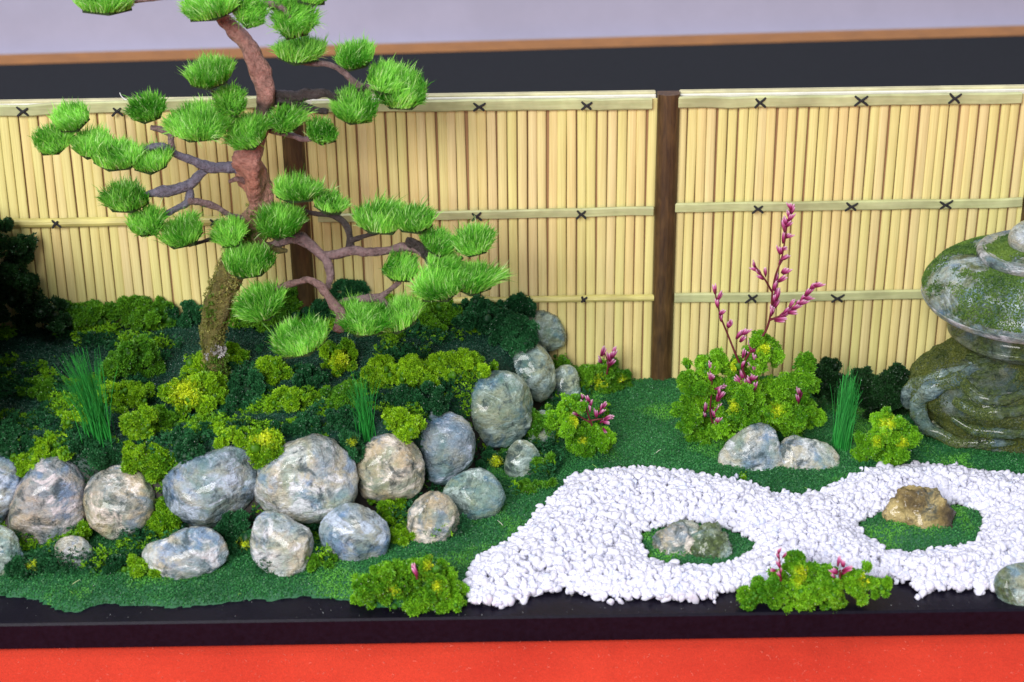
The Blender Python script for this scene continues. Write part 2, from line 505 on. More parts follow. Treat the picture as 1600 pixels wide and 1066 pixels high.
def grid_patch(polys, step, hfun, keep=None):
    xs = [p[0] for q in polys for p in q]; ys = [p[1] for q in polys for p in q]
    X = np.arange(max(min(xs), -21.5), min(max(xs), 21.5), step); Y = np.arange(min(ys) - step, min(max(ys), -0.05), step)
    gx, gy = np.meshgrid(X, Y, indexing='ij'); P = np.column_stack([gx.ravel(), gy.ravel()])
    # jitter the lattice so that its outline is ragged
    P += rng.uniform(-0.3, 0.3, P.shape) * step
    ins = np.zeros(len(P), bool)
    for q in polys: ins |= inside(P, q)
    z = hfun(P); V = np.column_stack([P, np.where(ins, z, -0.04)])
    nx, ny = len(X), len(Y); i, j = np.meshgrid(np.arange(nx - 1), np.arange(ny - 1), indexing='ij'); i = i.ravel(); j = j.ravel()
    Fc = np.stack([i * ny + j, (i + 1) * ny + j, (i + 1) * ny + j + 1, i * ny + j + 1], 1)
    ok = ins[Fc].any(1); return V, Fc[ok]


TET = np.array([(0, 0, 1), (0.94, 0, -0.33), (-0.47, 0.82, -0.33), (-0.47, -0.82, -0.33)]); TETF = np.array([(0, 1, 2), (0, 2, 3), (0, 3, 1), (1, 3, 2)])


def pick_pal(n, a, b, g, t=None):
    t = g.random(n) if t is None else t
    return np.asarray(a) * (1 - t[:, None]) + np.asarray(b) * t[:, None]


def flock(name, polys, n, hfun, a, b, size, glint, extra=None, reject=None, bright=None):
    g = np.random.default_rng(11); P = []
    xs = [p[0] for q in polys for p in q]; ys = [p[1] for q in polys for p in q]
    Q = np.column_stack([g.uniform(max(min(xs), -18.6), min(max(xs), 18.6), n), g.uniform(min(ys), min(max(ys), -0.15), n)])
    ins = np.zeros(n, bool)
    for q in polys: ins |= inside(Q, q)
    if reject is not None: ins &= ~reject(Q)
    Q = Q[ins]; z = hfun(Q); n = len(Q)
    P = np.column_stack([Q, z + g.uniform(-0.01, 0.05, n)])
    t = np.clip(0.5 + 0.35 * fbm(P * 0.8, 21) + g.normal(0, 0.25, n), 0, 1)
    c = pick_pal(n, a, b, g, t)
    if bright is not None:
        k = np.clip(fbm(P * 0.9, 77) * 1.6 - 0.25 + g.normal(0, .2, n), 0, 1)[:, None]; c = c * (1 - k) + np.asarray(bright) * k
    gl = g.random(n) < glint
    c[gl] = np.array((0.45, 0.5, 0.5))
    s = g.uniform(0.6, 1.3, n) * size; s[gl] *= 0.45
    mb = MB(); scatter(mb, TET, TETF, P, rand_rot(n, g), s, c)
    return tag(mb.build(name, M_FLOCK), None, None, None, 'stuff')


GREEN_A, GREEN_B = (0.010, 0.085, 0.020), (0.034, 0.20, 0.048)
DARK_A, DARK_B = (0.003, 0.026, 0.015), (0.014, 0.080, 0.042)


def turf_only(P): return turf_h(P)


V, Fc = grid_patch([TURF], 0.11, turf_only)
mb = MB(); mb.add(V, Fc, (0.016, 0.10, 0.036)); tag(mb.build('lawn', M_FLOCK, smooth=True), kind='structure')
V, Fc = grid_patch([ISL1], 0.08, turf_only); mb = MB(); mb.add(V, Fc, (0.016, 0.10, 0.036))
V, Fc = grid_patch([ISL2], 0.08, turf_only); mb.add(V, Fc, (0.016, 0.10, 0.036)); tag(mb.build('island_lawn', M_FLOCK, smooth=True), kind='structure')
V, Fc = grid_patch([MOUND], 0.13, mound_h); V[:, 2] = np.where(V[:, 2] < 0, 0.0, V[:, 2])
_st = (pdist(V, MOUND[:13], False) < 0.75)[:, None] | (V[:, 2:3] < 0.9)
mb = MB(); mb.add(V, Fc, np.where(_st, np.array([(0.022, 0.017, 0.014)]), np.array([(0.008, 0.045, 0.03)]))); tag(mb.build('mound', M_FLOCK, smooth=True), kind='structure')
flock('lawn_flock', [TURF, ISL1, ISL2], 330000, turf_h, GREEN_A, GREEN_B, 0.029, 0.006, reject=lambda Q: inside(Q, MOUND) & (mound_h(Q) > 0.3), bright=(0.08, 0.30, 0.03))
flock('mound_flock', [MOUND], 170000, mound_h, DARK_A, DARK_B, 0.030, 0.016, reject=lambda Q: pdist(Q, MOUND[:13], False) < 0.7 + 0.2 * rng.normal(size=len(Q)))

fr_y = on_z(800, 964.5, 0.0)[1]
# ------------------------------------------------------------------ table, backdrop, display board
mb = MB(); gx, gy = np.meshgrid(np.concatenate([[-90, -40], np.linspace(-20, 20, 260), [40, 90]]), np.linspace(-45, 2.2, 60), indexing='ij'); nx_, ny_ = gx.shape
CV = np.column_stack([gx.ravel(), gy.ravel(), np.zeros(gx.size)]); xc = CV[:, 0] - 2.05 - 0.05 * (CV[:, 1] + 14)
CV[:, 2] = np.where(CV[:, 1] < fr_y - 0.05, 0.035 * np.exp(-(xc / 0.16) ** 2) - 0.02 * np.exp(-((xc - 0.25) / 0.2) ** 2) + 0.012 * fbm(CV * 0.35, 71), -0.02) - 0.745
ii, jj = np.meshgrid(np.arange(nx_ - 1), np.arange(ny_ - 1), indexing='ij'); ii = ii.ravel(); jj = jj.ravel()
mb.add(CV, np.stack([ii * ny_ + jj, (ii + 1) * ny_ + jj, (ii + 1) * ny_ + jj + 1, ii * ny_ + jj + 1], 1))
mt, nt, b = new_mat('red_felt')
v = coords(nt)
c = ramp(nt, noise(nt, v, 0.35, 4, 0.6), [(0.3, (0.60, 0.034, 0.016)), (0.7, (0.72, 0.05, 0.022))])
c = mixc(nt, 0.6, c, ramp(nt, noise(nt, v, 16, 5, 0.75), [(0.3, (0.7, 0.7, 0.7)), (0.7, (1.2, 1.25, 1.25))]), 'MULTIPLY')
nt.links.new(c, b.inputs['Base Color']); b.inputs['Roughness'].default_value = 0.95; b.inputs['Specular IOR Level'].default_value = 0.1
b.inputs['Sheen Weight'].default_value = 0.12; b.inputs['Sheen Tint'].default_value = (1, 0.45, 0.35, 1)
bump(nt, b, noise(nt, v, 18, 6, 0.75), 0.7, 0.05)
tag(mb.build('tablecloth', mt, smooth=True), kind='structure')
g = np.random.default_rng(5); mb = MB()                                   # lint and fibres lying on the felt
for k in range(520):
    p = on_z(g.uniform(-40, 1640), g.uniform(1000, 1100), -0.745); a = g.uniform(0, 6.28); l = g.uniform(0.02, 0.09)
    q = np.array([p + np.array((math.cos(a), math.sin(a), 0)) * l * t + np.array((0, 0, 0.02 * math.sin(3 * t))) + g.normal(0, .008, 3) * (1, 1, 0) for t in (0, .5, 1)])
    tube(mb, q, [0.0045] * 3, 3, (0.72, 0.16, 0.11), cap=False)
tag(mb.build('felt_lint', M_FLOCK), kind='stuff')

ZB = -0.72
pa, pb = on_z(-400, 113.0, ZB), on_z(2000, 44.0, ZB)
dirv = (pb - pa) / np.linalg.norm(pb - pa); nrm = np.array((-dirv[1], dirv[0], 0))
mb = MB()
q0 = np.array((-90, 2.25, 0)); q1 = np.array((90, 2.25, 0))
ends = [pa - dirv * 40, pb + dirv * 40]
V = [(-90, 2.25, ZB), (90, 2.25, ZB), (ends[1][0], ends[1][1], ZB), (ends[0][0], ends[0][1], ZB)]
V += [(x, y, ZB - 0.5) for x, y, z in V]
mb.add(V, [(0, 1, 2, 3), (7, 6, 5, 4), (0, 4, 5, 1), (1, 5, 6, 2), (2, 6, 7, 3), (3, 7, 4, 0)])
tag(mb.build('black_tabletop', plain('black_cloth', (0.013, 0.016, 0.019), 0.8, 0.25, nz=(7, 0.8, 1.25))), kind='structure')


def strip(name, off0, off1, z0, z1, mat_, kind='structure'):
    mb = MB(); V = []
    for z in (z0, z1):
        for e, o in ((ends[0], off0), (ends[1], off0), (ends[1], off1), (ends[0], off1)):
            p = e + nrm * o; V.append((p[0], p[1], z))
    mb.add(V, [(3, 2, 1, 0), (4, 5, 6, 7), (0, 1, 5, 4), (1, 2, 6, 5), (2, 3, 7, 6), (3, 0, 4, 7)])
    return tag(mb.build(name, mat_), kind=kind)


strip('wood_trim', 0.02, 1.7, ZB - 0.5, ZB + 0.02, plain('orange_wood', (0.40, 0.17, 0.035), 0.5, nz=(0.8, 0.8, 1.15)))
strip('backdrop_wall', 2.7, 4.7, -14, 120, plain('pale_wall', (0.46, 0.445, 0.58), 0.9, 0.1, nz=(0.25, 0.94, 1.05)))
strip('back_floor', 1.7, 2.7, -14, ZB - 0.2, plain('grey_ledge', (0.42, 0.41, 0.46), 0.9, 0.1))

fr = on_z(800, 964.5, 0.0)[1]
mb = MB(); box(mb, -24, 24, fr, 1.6, -0.745, 0.0, 0.05)
board = tag(mb.build('display_board', M_LACQ), 'black lacquered display board carrying the whole miniature garden', 'display board')
mb = MB(); g = np.random.default_rng(9)                                    # dust and dried glue on the board's front strip
for k in range(110):
    u = g.uniform(0, 1600); p = on_z(u, g.uniform(938, 966), 0.004)
    if p[1] < fr + 0.1: continue
    scatter(mb, TET, TETF, p[None], rand_rot(1, g), [g.uniform(0.006, 0.018)], np.array([(0.3, 0.32, 0.32)]) * g.uniform(0.3, 1))
tag(mb.build('dust_specks', M_FLOCK), kind='stuff')

# ------------------------------------------------------------------ bamboo fence
H = float(on_y(1040, 152, 0.0)[2])
fence = empty('bamboo_fence', (0, 0, 0), 'bamboo fence of upright yellow slats with brown posts and tied rails', 'fence')
XP = [float(on_y(467, 345, -0.1)[0]), float(on_y(1039, 370, -0.1)[0]), float(on_y(1614, 330, -0.1)[0])]
PW_ = 0.31
smesh = []
for k in range(6):
    mb = MB(); g = np.random.default_rng(100 + k)
    zz = np.linspace(-0.02, H, 7); r = 0.1305
    P = np.column_stack([0.008 * np.sin(zz * 0.7 + k), 0 * zz, zz])
    V = []
    a = np.linspace(-1.75, 1.75, 8) - math.pi / 2
    for i in range(7):
        rr = r * (1 + 0.02 * g.normal())
        V += [(P[i, 0] + rr * math.cos(t), rr * math.sin(t) * 0.42, zz[i]) for t in a]
    V = np.array(V)
    q = [(i * 8 + j, i * 8 + j + 1, (i + 1) * 8 + j + 1, (i + 1) * 8 + j) for i in range(6) for j in range(7)]
    mb.add(V, q); mb.add(V[-8:], [tuple(range(8))])
    smesh.append(mb.mesh('slat', M_SLAT, True))
pitch = 0.2815
XL, XR = float(on_y(-60, 300, 0)[0]) - 1.5, float(on_y(1690, 300, 0)[0])
g = np.random.default_rng(3); x = XL; 
while x < XR:
    if min(abs(x - p) for p in XP) > PW_ + 0.02 or True:
        o = bpy.data.objects.new('slat', smesh[g.integers(6)]); col.objects.link(o); o.parent = fence
        lean = 0.0 + 0.035 * max(0, (XP[0] - 2.5 - x) / 7)
        o.location = (x - lean * 2.5, g.normal(0, 0.012), 0); o.rotation_euler = (0, lean + g.normal(0, 0.0025), 0)
        o.scale = (g.uniform(0.975, 1.03), 1, g.uniform(0.992, 1.0))
    x += pitch * g.uniform(0.985, 1.015)
mb = MB(); box(mb, XL, XR, 0.045, 0.15, 0, H - 0.12); mb.build('backing_board', M_BACKING, fence)
for i, xp in enumerate(XP):
    mb = MB(); ps = []
    a = np.linspace(-math.pi, 0, 10); zt = H + 0.14
    ring = [(xp + PW_ * math.cos(t) , -0.12 + 0.2 * math.sin(t)) for t in a] + [(xp + PW_, 0.14), (xp - PW_, 0.14)]
    n = len(ring); V = []
    for z in np.linspace(0, zt, 6): V += [(px_, py_, z) for px_, py_ in ring]
    mb.add(V, [(k * n + j, k * n + (j + 1) % n, (k + 1) * n + (j + 1) % n, (k + 1) * n + j) for k in range(5) for j in range(n)])
    mb.add(V[-n:], [tuple(range(n))])
    mb.build('post', M_POST, fence, origin=(xp, 0, 0))


def rail(u0, v0, u1, v1, hpx, mat_, ties, thick=0.11, rnd=0.0):
    yb = -0.13
    p0, p1 = on_y(u0, v0, yb - thick), on_y(u1, v1, yb - thick)
    h = hpx * scale_at(p0) / math.cos(R(25)) / 2
    prof = [(-h, 0.0), (-h, -thick * 0.55), (-h * 0.75, -thick * 0.95), (h * 0.75, -thick * 0.95), (h, -thick * 0.55), (h, 0.0)]
    if rnd: prof = [(-h, 0.0), (-h * 0.86, -thick * .5), (-h * 0.5, -thick * .87), (0, -thick), (h * 0.5, -thick * .87), (h * 0.86, -thick * .5), (h, 0)]
    mid = (p0 + p1) / 2; V = []
    n = 14
    g = np.random.default_rng(int(abs(u0) + v0))
    for t in np.linspace(0, 1, n):
        p = p0 + (p1 - p0) * t; dz = 0.012 * g.normal()
        V += [(p[0], yb + b_, p[2] + a_ * (1 + 0.03 * g.normal()) + dz) for a_, b_ in prof]
    k = len(prof); V = np.array(V) - mid
    mb = MB(); mb.add(V, [(i * k + j, i * k + j + 1, (i + 1) * k + j + 1, (i + 1) * k + j) for i in range(n - 1) for j in range(k - 1)])
    mb.add(V[:k], [tuple(range(k))]); mb.add(V[-k:], [tuple(range(k))[::-1]])
    ro = mb.build('rail', mat_, fence); ro.location = mid
    for (tu, tv, w, hh) in ties:
        c = on_y(tu, tv, yb - thick - 0.012); s = scale_at(c); mb = MB(); w *= s; hh *= s / math.cos(R(25))
        for sg in (-1, 1):
            jit = g.normal(0, 0.03, 2)
            A = np.array((-sg * w, 0, -hh)); B = np.array((sg * w + jit[0], 0, hh + jit[1] * .5))
            Q = np.array([A * (1 - t) + B * t + np.array((0.012 * math.sin(9 * t + sg), -0.016 * (1 if sg > 0 else 0.2), 0)) for t in np.linspace(0, 1, 6)])
            tube(mb, Q + (c - mid), [0.03, 0.036, 0.034, 0.036, 0.034, 0.026], 6, cap=True)
        mb.build('tie', M_CORD, ro)


rail(-80, 176, 445, 160, 17, M_RAIL, [(35, 175, 9, 6), (183, 175, 9, 6)])
rail(-80, 352, 458, 347, 14, M_RAILY, [(88, 351, 7, 5), (335, 348, 7, 5)], 0.13, 1)
rail(487, 168, 1019, 163, 17, M_RAIL, [(748, 167, 9, 6), (916, 165, 8, 6)])
rail(497, 343, 1021, 331, 13, M_RAIL, [(745, 339, 8, 6), (908, 336, 8, 6)])
rail(500, 476, 1022, 468, 10, M_RAILY, [(911, 468, 3, 4)], 0.14, 1)
rail(1060, 162, 1597, 154, 17, M_RAIL, [(1188, 161, 9, 7), (1346, 158, 11, 7), (1491, 154, 9, 7)])
rail(1055, 327, 1597, 318, 14, M_RAIL, [(1184, 327, 9, 6), (1329, 323, 9, 6), (1478, 320, 9, 6)])
rail(1054, 468, 1597, 459, 14, M_RAIL, [(1173, 467, 9, 6), (1308, 466, 9, 6)])
for a, b_ in ((XL, XP[0] - PW_), (XP[0] + PW_, XP[1] - PW_), (XP[1] + PW_, XP[2] - PW_)):
    mb = MB(); box(mb, a + 0.02, b_ - 0.02, 0.16, 0.36, H - 0.1, H + 0.11, 0.03); mb.build('cap_strip', M_CAPY, fence)
    mb = MB(); box(mb, a + 0.03, b_ - 0.03, 0.06, 0.155, H - 0.1, H + 0.05, 0.015); mb.build('cap_strip', M_CAPW, fence)

# ------------------------------------------------------------------ rocks
TINT = {'grey': (1, 1, 1), 'tan': (1.28, 1.12, 0.92), 'blue': (0.86, 0.98, 1.12), 'green': (0.82, 1.0, 0.88), 'pale': (1.3, 1.3, 1.28), 'pink': (1.22, 1.08, 1.04)}


def rock(label, poly, tint='grey', group=None, y=None, thick=0.8, mat_=None, name='boulder', cat='rock', rough=1.0, seed=0, dy=0.0, sink=0.0):
    g = np.random.default_rng(seed + int(poly[0][0] * 7 + poly[0][1]))
    pl = np.array(poly, float); c = (pl.max(0) + pl.min(0)) / 2
    low = pl[:, 1].max()
    if group == LOWG or name != 'boulder':                                    # foot sunk in the lawn
        pl[:, 1] = np.where(pl[:, 1] > c[1], c[1] + (pl[:, 1] - c[1]) * (1.35 if group == LOWG else 1.75), pl[:, 1]); thick = 0.62 if group == LOWG else 0.52; y = y if y is None else y + 0.11; c = (pl.max(0) + pl.min(0)) / 2
    if y is None:
        y = on_z(c[0], low, 0.10)[1] + 0.22 if group == LOWG else hit(c[0], c[1])[1] - 0.12 + dy
    C = on_y(c[0], c[1], y); s = scale_at(C)
    ang = np.arctan2(-(pl[:, 1] - c[1]), pl[:, 0] - c[0]); rad = np.hypot(pl[:, 0] - c[0], pl[:, 1] - c[1]); o = np.argsort(ang); ang, rad = ang[o], rad[o]
    A = np.concatenate([ang - 2 * math.pi, ang, ang + 2 * math.pi]); Rr = np.concatenate([rad] * 3)
    V, Fc = ICO[4]; a, b_, cc = V.T
    phi = np.arctan2(b_, a); k = np.interp(phi, A, Rr)
    # soften the polygon's corners a little
    for off in (-0.18, 0.18): k += np.interp(phi + off, A, Rr)
    k /= 3
    rho = np.sqrt(np.maximum(a * a + b_ * b_, 1e-9)); mean = rad.mean()
    e = rho ** 0.74 * 1.03
    X = k * e * np.cos(phi) * s; Y = k * e * np.sin(phi) * s; Z = np.sign(cc) * np.abs(cc) ** 0.9 * mean * thick * s
    L = np.stack([X, Y, Z], 1); m_ = mean * s
    for _ in range(9):                                   # facets: flatten against random planes
        nrm_ = g.normal(size=3); nrm_[2] = abs(nrm_[2]) + 0.75; nrm_ /= np.linalg.norm(nrm_)
        dd = L @ nrm_; lim = dd.max() * g.uniform(0.80, 0.96)
        L -= np.maximum(dd - lim, 0)[:, None] * nrm_ * 0.85
    nL = L / np.linalg.norm(L, axis=1)[:, None]
    P = L / m_ * 1.6 + g.uniform(0, 50, 3)
    L += nL * (m_ * rough * (0.035 * fbm(P, 1) + 0.03 * np.abs(fbm(P * 2.6, 9)) + 0.018 * fbm(P * 6, 4) + 0.05 * max(rough - 1.2, 0) * (0.6 - np.abs(fbm(P * 1.5 * np.array((1, 1, 1)), 14, 4)))))[:, None]
    W = L[:, :1] * RT + L[:, 1:2] * UP - L[:, 2:] * FWD
    mb = MB(); mb.add(W, Fc, np.array(TINT[tint]) * 1.15)
    o_ = mb.build(name, mat_ or M_ROCK, smooth=True); o_.location = C + np.array((0, 0, -sink))
    return tag(o_, label, cat, group)


LOWG = 'smaller stones at the foot of the wall'
GW = 'boulders edging the raised bed'
rock('boulder cut by the left frame edge, left of the squarish grey boulder', [(-45, 718), (0, 712), (20, 714), (31, 738), (26, 770), (8, 800), (-5, 822), (-45, 830)], 'blue', GW, seed=1)
rock('squarish grey boulder with a white and blue lower face in the upper row', [(62, 717), (105, 719), (126, 742), (131, 790), (124, 820), (98, 846), (68, 851), (30, 841), (17, 824), (24, 785), (42, 745)], 'pink', GW, seed=2)
rock('pinkish tan upright boulder between squarish boulder and bluish oval one', [(185, 730), (215, 735), (235, 760), (240, 790), (232, 820), (214, 851), (185, 847), (160, 832), (140, 812), (135, 780), (142, 752), (160, 737)], 'tan', GW, seed=3)
rock('bluish oval boulder left of the largest pale boulder of the wall', [(372, 698), (393, 712), (399, 740), (392, 775), (370, 806), (335, 823), (300, 816), (275, 800), (257, 772), (257, 752), (274, 733), (300, 716), (330, 712)], 'blue', GW, seed=4)
rock('largest pale boulder with pointed top in the middle of the wall', [(505, 680), (522, 694), (547, 716), (555, 760), (546, 790), (490, 813), (470, 816), (430, 797), (404, 786), (400, 760), (411, 730), (440, 699), (470, 688)], 'pale', GW, seed=5)
rock('blocky tan and grey boulder below the round moss tuft', [(612, 680), (650, 698), (660, 735), (656, 765), (622, 779), (590, 779), (560, 773), (552, 740), (560, 713), (577, 690)], 'tan', GW, seed=6)
rock('blue grey boulder leaning between tan boulder and the big rounded one', [(690, 644), (720, 652), (739, 680), (740, 708), (717, 746), (680, 757), (660, 742), (653, 715), (645, 690), (657, 655)], 'blue', GW, seed=7)
rock('big rounded boulder at the bend with tan left cheek', [(772, 582), (802, 584), (824, 605), (831, 640), (823, 670), (796, 693), (760, 698), (733, 682), (714, 652), (712, 620), (740, 598)], 'green', GW, seed=8)
rock('egg shaped boulder standing behind the big rounded one', [(820, 529), (842, 541), (863, 580), (866, 600), (852, 623), (835, 629), (822, 603), (800, 586), (784, 570), (800, 545)], 'green', GW, seed=9)
rock('rearmost greenish boulder of the wall touching the bamboo fence', [(825, 489), (852, 487), (876, 508), (884, 535), (870, 546), (845, 543), (825, 530), (815, 508)], 'green', GW, seed=10)
LOWG = 'smaller stones at the foot of the wall'
rock('low stone at the left frame edge sunk below the boulders', [(-30, 825), (15, 830), (29, 855), (24, 888), (-30, 892)], 'green', LOWG, seed=11, dy=0.1)
rock('small stone chip half buried under the squarish boulder', [(88, 848), (140, 854), (145, 876), (115, 888), (92, 872)], 'grey', LOWG, seed=12, dy=0.1)
rock('flat wide stone lying under the bluish oval boulder', [(222, 855), (260, 846), (300, 828), (338, 832), (350, 850), (356, 870), (330, 882), (260, 893), (230, 878)], 'pale', LOWG, seed=13, dy=0.1)
rock('cracked pale stone under the largest boulder, left of the blue one', [(404, 803), (460, 818), (487, 835), (482, 870), (440, 890), (413, 877), (396, 832)], 'pale', LOWG, seed=14, dy=0.1)
rock('rounded blue and brown stone wedged below the largest boulder', [(548, 788), (577, 799), (602, 818), (604, 850), (580, 868), (530, 867), (506, 846), (503, 815), (520, 799)], 'blue', LOWG, seed=15, dy=0.1)
rock('pointed cream stone with dark middle beside yellow green moss', [(676, 768), (702, 780), (716, 800), (711, 826), (680, 840), (645, 840), (638, 815), (650, 785)], 'tan', LOWG, seed=16, dy=0.1)
rock('angular grey green stone ending the lower row above the lawn', [(757, 733), (772, 745), (788, 776), (776, 792), (740, 805), (710, 792), (693, 770), (705, 750), (730, 737)], 'green', LOWG, seed=17, dy=0.1)
rock('small greyish stone lying in moss below the big rounded boulder', [(810, 688), (838, 703), (844, 722), (820, 737), (800, 742), (793, 715)], 'green', LOWG, seed=18, dy=0.1)
rock('narrow stone peeping between moss below the egg shaped boulder', [(850, 640), (862, 665), (857, 692), (838, 692), (831, 668)], 'green', LOWG, seed=19, dy=0.1)
rock('upright stone half hidden by moss in front of the fence', [(888, 570), (904, 600), (899, 625), (868, 626), (862, 598)], 'green', LOWG, seed=20, dy=0.1)

rock('bluish rock left of a pair on the lawn under the tall pink sprig', [(1190, 663), (1206, 671), (1217, 700), (1218, 732), (1180, 741), (1130, 733), (1126, 722), (1144, 685), (1160, 673)], 'pale', seed=21, y=on_z(1170, 741, 0.1)[1] + 0.55, name='garden_rock')
rock('double humped mottled rock at right of the pair on the lawn', [(1240, 681), (1260, 689), (1282, 690), (1302, 700), (1311, 716), (1302, 730), (1255, 740), (1220, 738), (1214, 722), (1222, 690)], 'pale', seed=22, y=on_z(1262, 740, 0.1)[1] + 0.5, name='garden_rock')
rock('pointed grey green rock on the left turf island in the gravel', [(1068, 816), (1086, 826), (1097, 845), (1093, 865), (1040, 868), (1026, 848), (1048, 830)], 'tan', seed=23, y=on_z(1065, 866, 0.26)[1] + 0.45, mat_=rock_mat('island_stone', 0.45, 0.3), name='island_rock', rough=2.9)
rock('low mossy rock lying against the pointed one on left island', [(1108, 823), (1135, 838), (1142, 858), (1105, 872), (1083, 860), (1088, 836)], 'green', seed=24, y=on_z(1115, 868, 0.26)[1] + 0.35, mat_=M_ROCKM, name='island_rock', rough=2.9)
rock('ragged ochre brown rock on the right turf island in the gravel', [(1424, 763), (1436, 770), (1456, 769), (1474, 787), (1493, 808), (1488, 826), (1404, 830), (1394, 818), (1402, 786)], 'tan', seed=25, y=on_z(1445, 830, 0.26)[1] + 0.55, mat_=rock_mat('ochre_rock', 0.15, 0.6, 1.0), name='island_rock', rough=2.6)
rock('greenish rock on black board at the lower right frame corner', [(1575, 886), (1600, 881), (1640, 888), (1650, 940), (1598, 945), (1562, 925), (1554, 906)], 'green', seed=26, y=on_z(1600, 945, 0.0)[1] + 0.3, mat_=M_ROCKM, name='garden_rock')

# ------------------------------------------------------------------ foam moss and shrubs
def sprig_template():
    g = np.random.default_rng(1); V = []; Fc = []
    for k in range(6):
        a = k * 2.4 + g.uniform(-.3, .3); el = g.uniform(0.2, 1.1)
        d = np.array((math.cos(a) * math.cos(el), math.sin(a) * math.cos(el), math.sin(el))); sd = np.cross(d, g.normal(size=3)); sd /= np.linalg.norm(sd)
        l = g.uniform(0.7, 1.15); w = l * g.uniform(0.16, 0.26); n = len(V)
        V += [d * 0.05 * l, d * 0.55 * l + sd * w, d * l, d * 0.5 * l - sd * w]; Fc += [(n, n + 1, n + 2), (n, n + 2, n + 3)]
    return np.array(V), np.array(Fc)


SPV, SPF = sprig_template()
PAL = {'Y': ((0.075, 0.24, 0.006), (0.34, 0.62, 0.014)), 'M': ((0.045, 0.18, 0.010), (0.17, 0.42, 0.016)), 'D': ((0.007, 0.060, 0.018), (0.035, 0.19, 0.060)),
       'K': ((0.006, 0.03, 0.008), (0.02, 0.085, 0.018)), 'B': ((0.06, 0.24, 0.008), (0.26, 0.60, 0.02))}


def clump(label, u, v, hw, hh, pal, group=None, yel=(), name='moss_clump', cat='moss', lobes=None, seed=0, dens=1.0, size=0.078, fx=0.0, base_v=None, y=None, ymax=-0.3):
    g = np.random.default_rng(seed + int(u * 13 + v))
    bp = hit(u, base_v if base_v else v + hh * 0.6)
    yc = bp[1] + 0.1 if y is None else y
    C = on_y(u, v, yc); s = scale_at(C)
    d = ray(u, v); al = math.asin(-d[2])
    LB = []
    if lobes is None:
        rx = hw * s * 1.26; ry = rx * 0.9; tz = hh * s * 1.2
        if ry * math.sin(al) > 0.75 * tz: ry = 0.75 * tz / math.sin(al)
        rz = math.sqrt(max(tz * tz - (ry * math.sin(al)) ** 2, 0.05 * tz * tz)) / math.cos(al)
        n = max(13, int(9 + 12 * hw / 28)); rl = min(rx, rz * 1.1, 0.75)
        for i in range(n):
            q = g.normal(size=3); q /= np.linalg.norm(q); q *= g.random() ** 0.5
            r = rl * g.uniform(0.18, 0.36)
            LB.append((C + q * np.array((max(rx - r * .9, 0), max(ry - r * .9, 0), max(rz - r * .9, 0))), r))
        LB.append((C, rl * 0.42))
    else:
        for (lu, lv, lr) in lobes:
            yy = yc + g.uniform(-0.25, 0.25); c = on_y(lu, lv, yy); r0 = lr * scale_at(c)
            LB.append((c, r0 * 0.42))
            for k in range(15):
                q = g.normal(size=3); q /= np.linalg.norm(q); LB.append((c + q * r0 * g.uniform(0.5, 1.0), r0 * g.uniform(0.16, 0.36)))
    LB = [((c if c[1] + r < ymax + .2 else np.array((c[0], ymax + .2 - r, c[2]))), r) for c, r in LB]
    mb = MB(); lo, hi = (np.array(x_) for x_ in PAL[pal]); CI, CF = ICO[3]
    LC = np.array([c for c, r in LB]); LR = np.array([r for c, r in LB]); sd_ = seed + int(u)

    def field(P):
        dd = np.linalg.norm(P[:, None, :] - LC[None], axis=2); k = dd / LR[None]
        j_ = k.argmin(1); f_ = (1 - k[np.arange(len(P)), j_]) * LR[j_]
        rag = 0.22 * fbm(P * 3.0, sd_, 2) + 0.22 * fbm(P * 6.0, sd_ + 5, 2)
        return f_ + rag * np.clip(LR[j_] / 0.4, 0.5, 1.2), j_

    PP = []; NN = []
    for c, r in LB:
        m_ = int(1350 * dens * (r / 0.3) ** 2) + 160
        q = g.normal(size=(m_, 3)); q /= np.linalg.norm(q, axis=1)[:, None]
        P = c + q * (r * g.uniform(0.62, 1.38, m_))[:, None]
        fv, j_ = field(P)
        ok = (fv > 0.0) & (fv < 0.15) & (LC[j_] == c).all(1)
        ok &= P[:, 2] > ground(P) - 0.06
        ok &= ~((P[:, 1] > C[1] + 0.5) & (q[:, 1] > 0.5))
        PP.append(P[ok]); NN.append(q[ok])
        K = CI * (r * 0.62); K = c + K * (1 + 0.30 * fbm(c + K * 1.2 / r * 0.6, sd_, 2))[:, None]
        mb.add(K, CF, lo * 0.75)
    P = np.concatenate(PP); Nn = np.concatenate(NN) + g.normal(0, 0.45, (len(P), 3)) + np.array((0, -0.1, 0.25))
    n = len(P)
    t = np.clip(0.42 + 0.42 * fbm(P * 1.5, 31) + g.normal(0, 0.2, n), 0, 1)
    c = pick_pal(n, lo, hi, g, t)
    for (yu, yv, yr) in yel:
        dv = P - CAM; dep = dv @ FWD; pu = PW / 2 + F * (dv @ RT) / dep; pv = PH / 2 - F * (dv @ UP) / dep
        k = np.clip(1.3 - np.hypot(pu - yu, pv - yv) / (yr * 0.75) + g.normal(0, 0.35, n), 0, 1)[:, None]; c = c * (1 - k) + np.array((0.62, 0.74, 0.02)) * k
    gl = g.random(n) < 0.012; 
    S = g.uniform(0.55, 1.35, n) * size
    scatter(mb, SPV, SPF, P, frames(Nn, g), S, c)
    if gl.any(): scatter(mb, TET, TETF, P[gl] + Nn[gl] * 0.05, rand_rot(gl.sum(), g), np.full(gl.sum(), 0.014), np.tile((0.55, 0.6, 0.55), (gl.sum(), 1)))
    o = mb.build(name, M_FOAM, origin=np.array((C[0], C[1], float(ground(C[None])[0]))))
    return tag(o, label, cat, group)


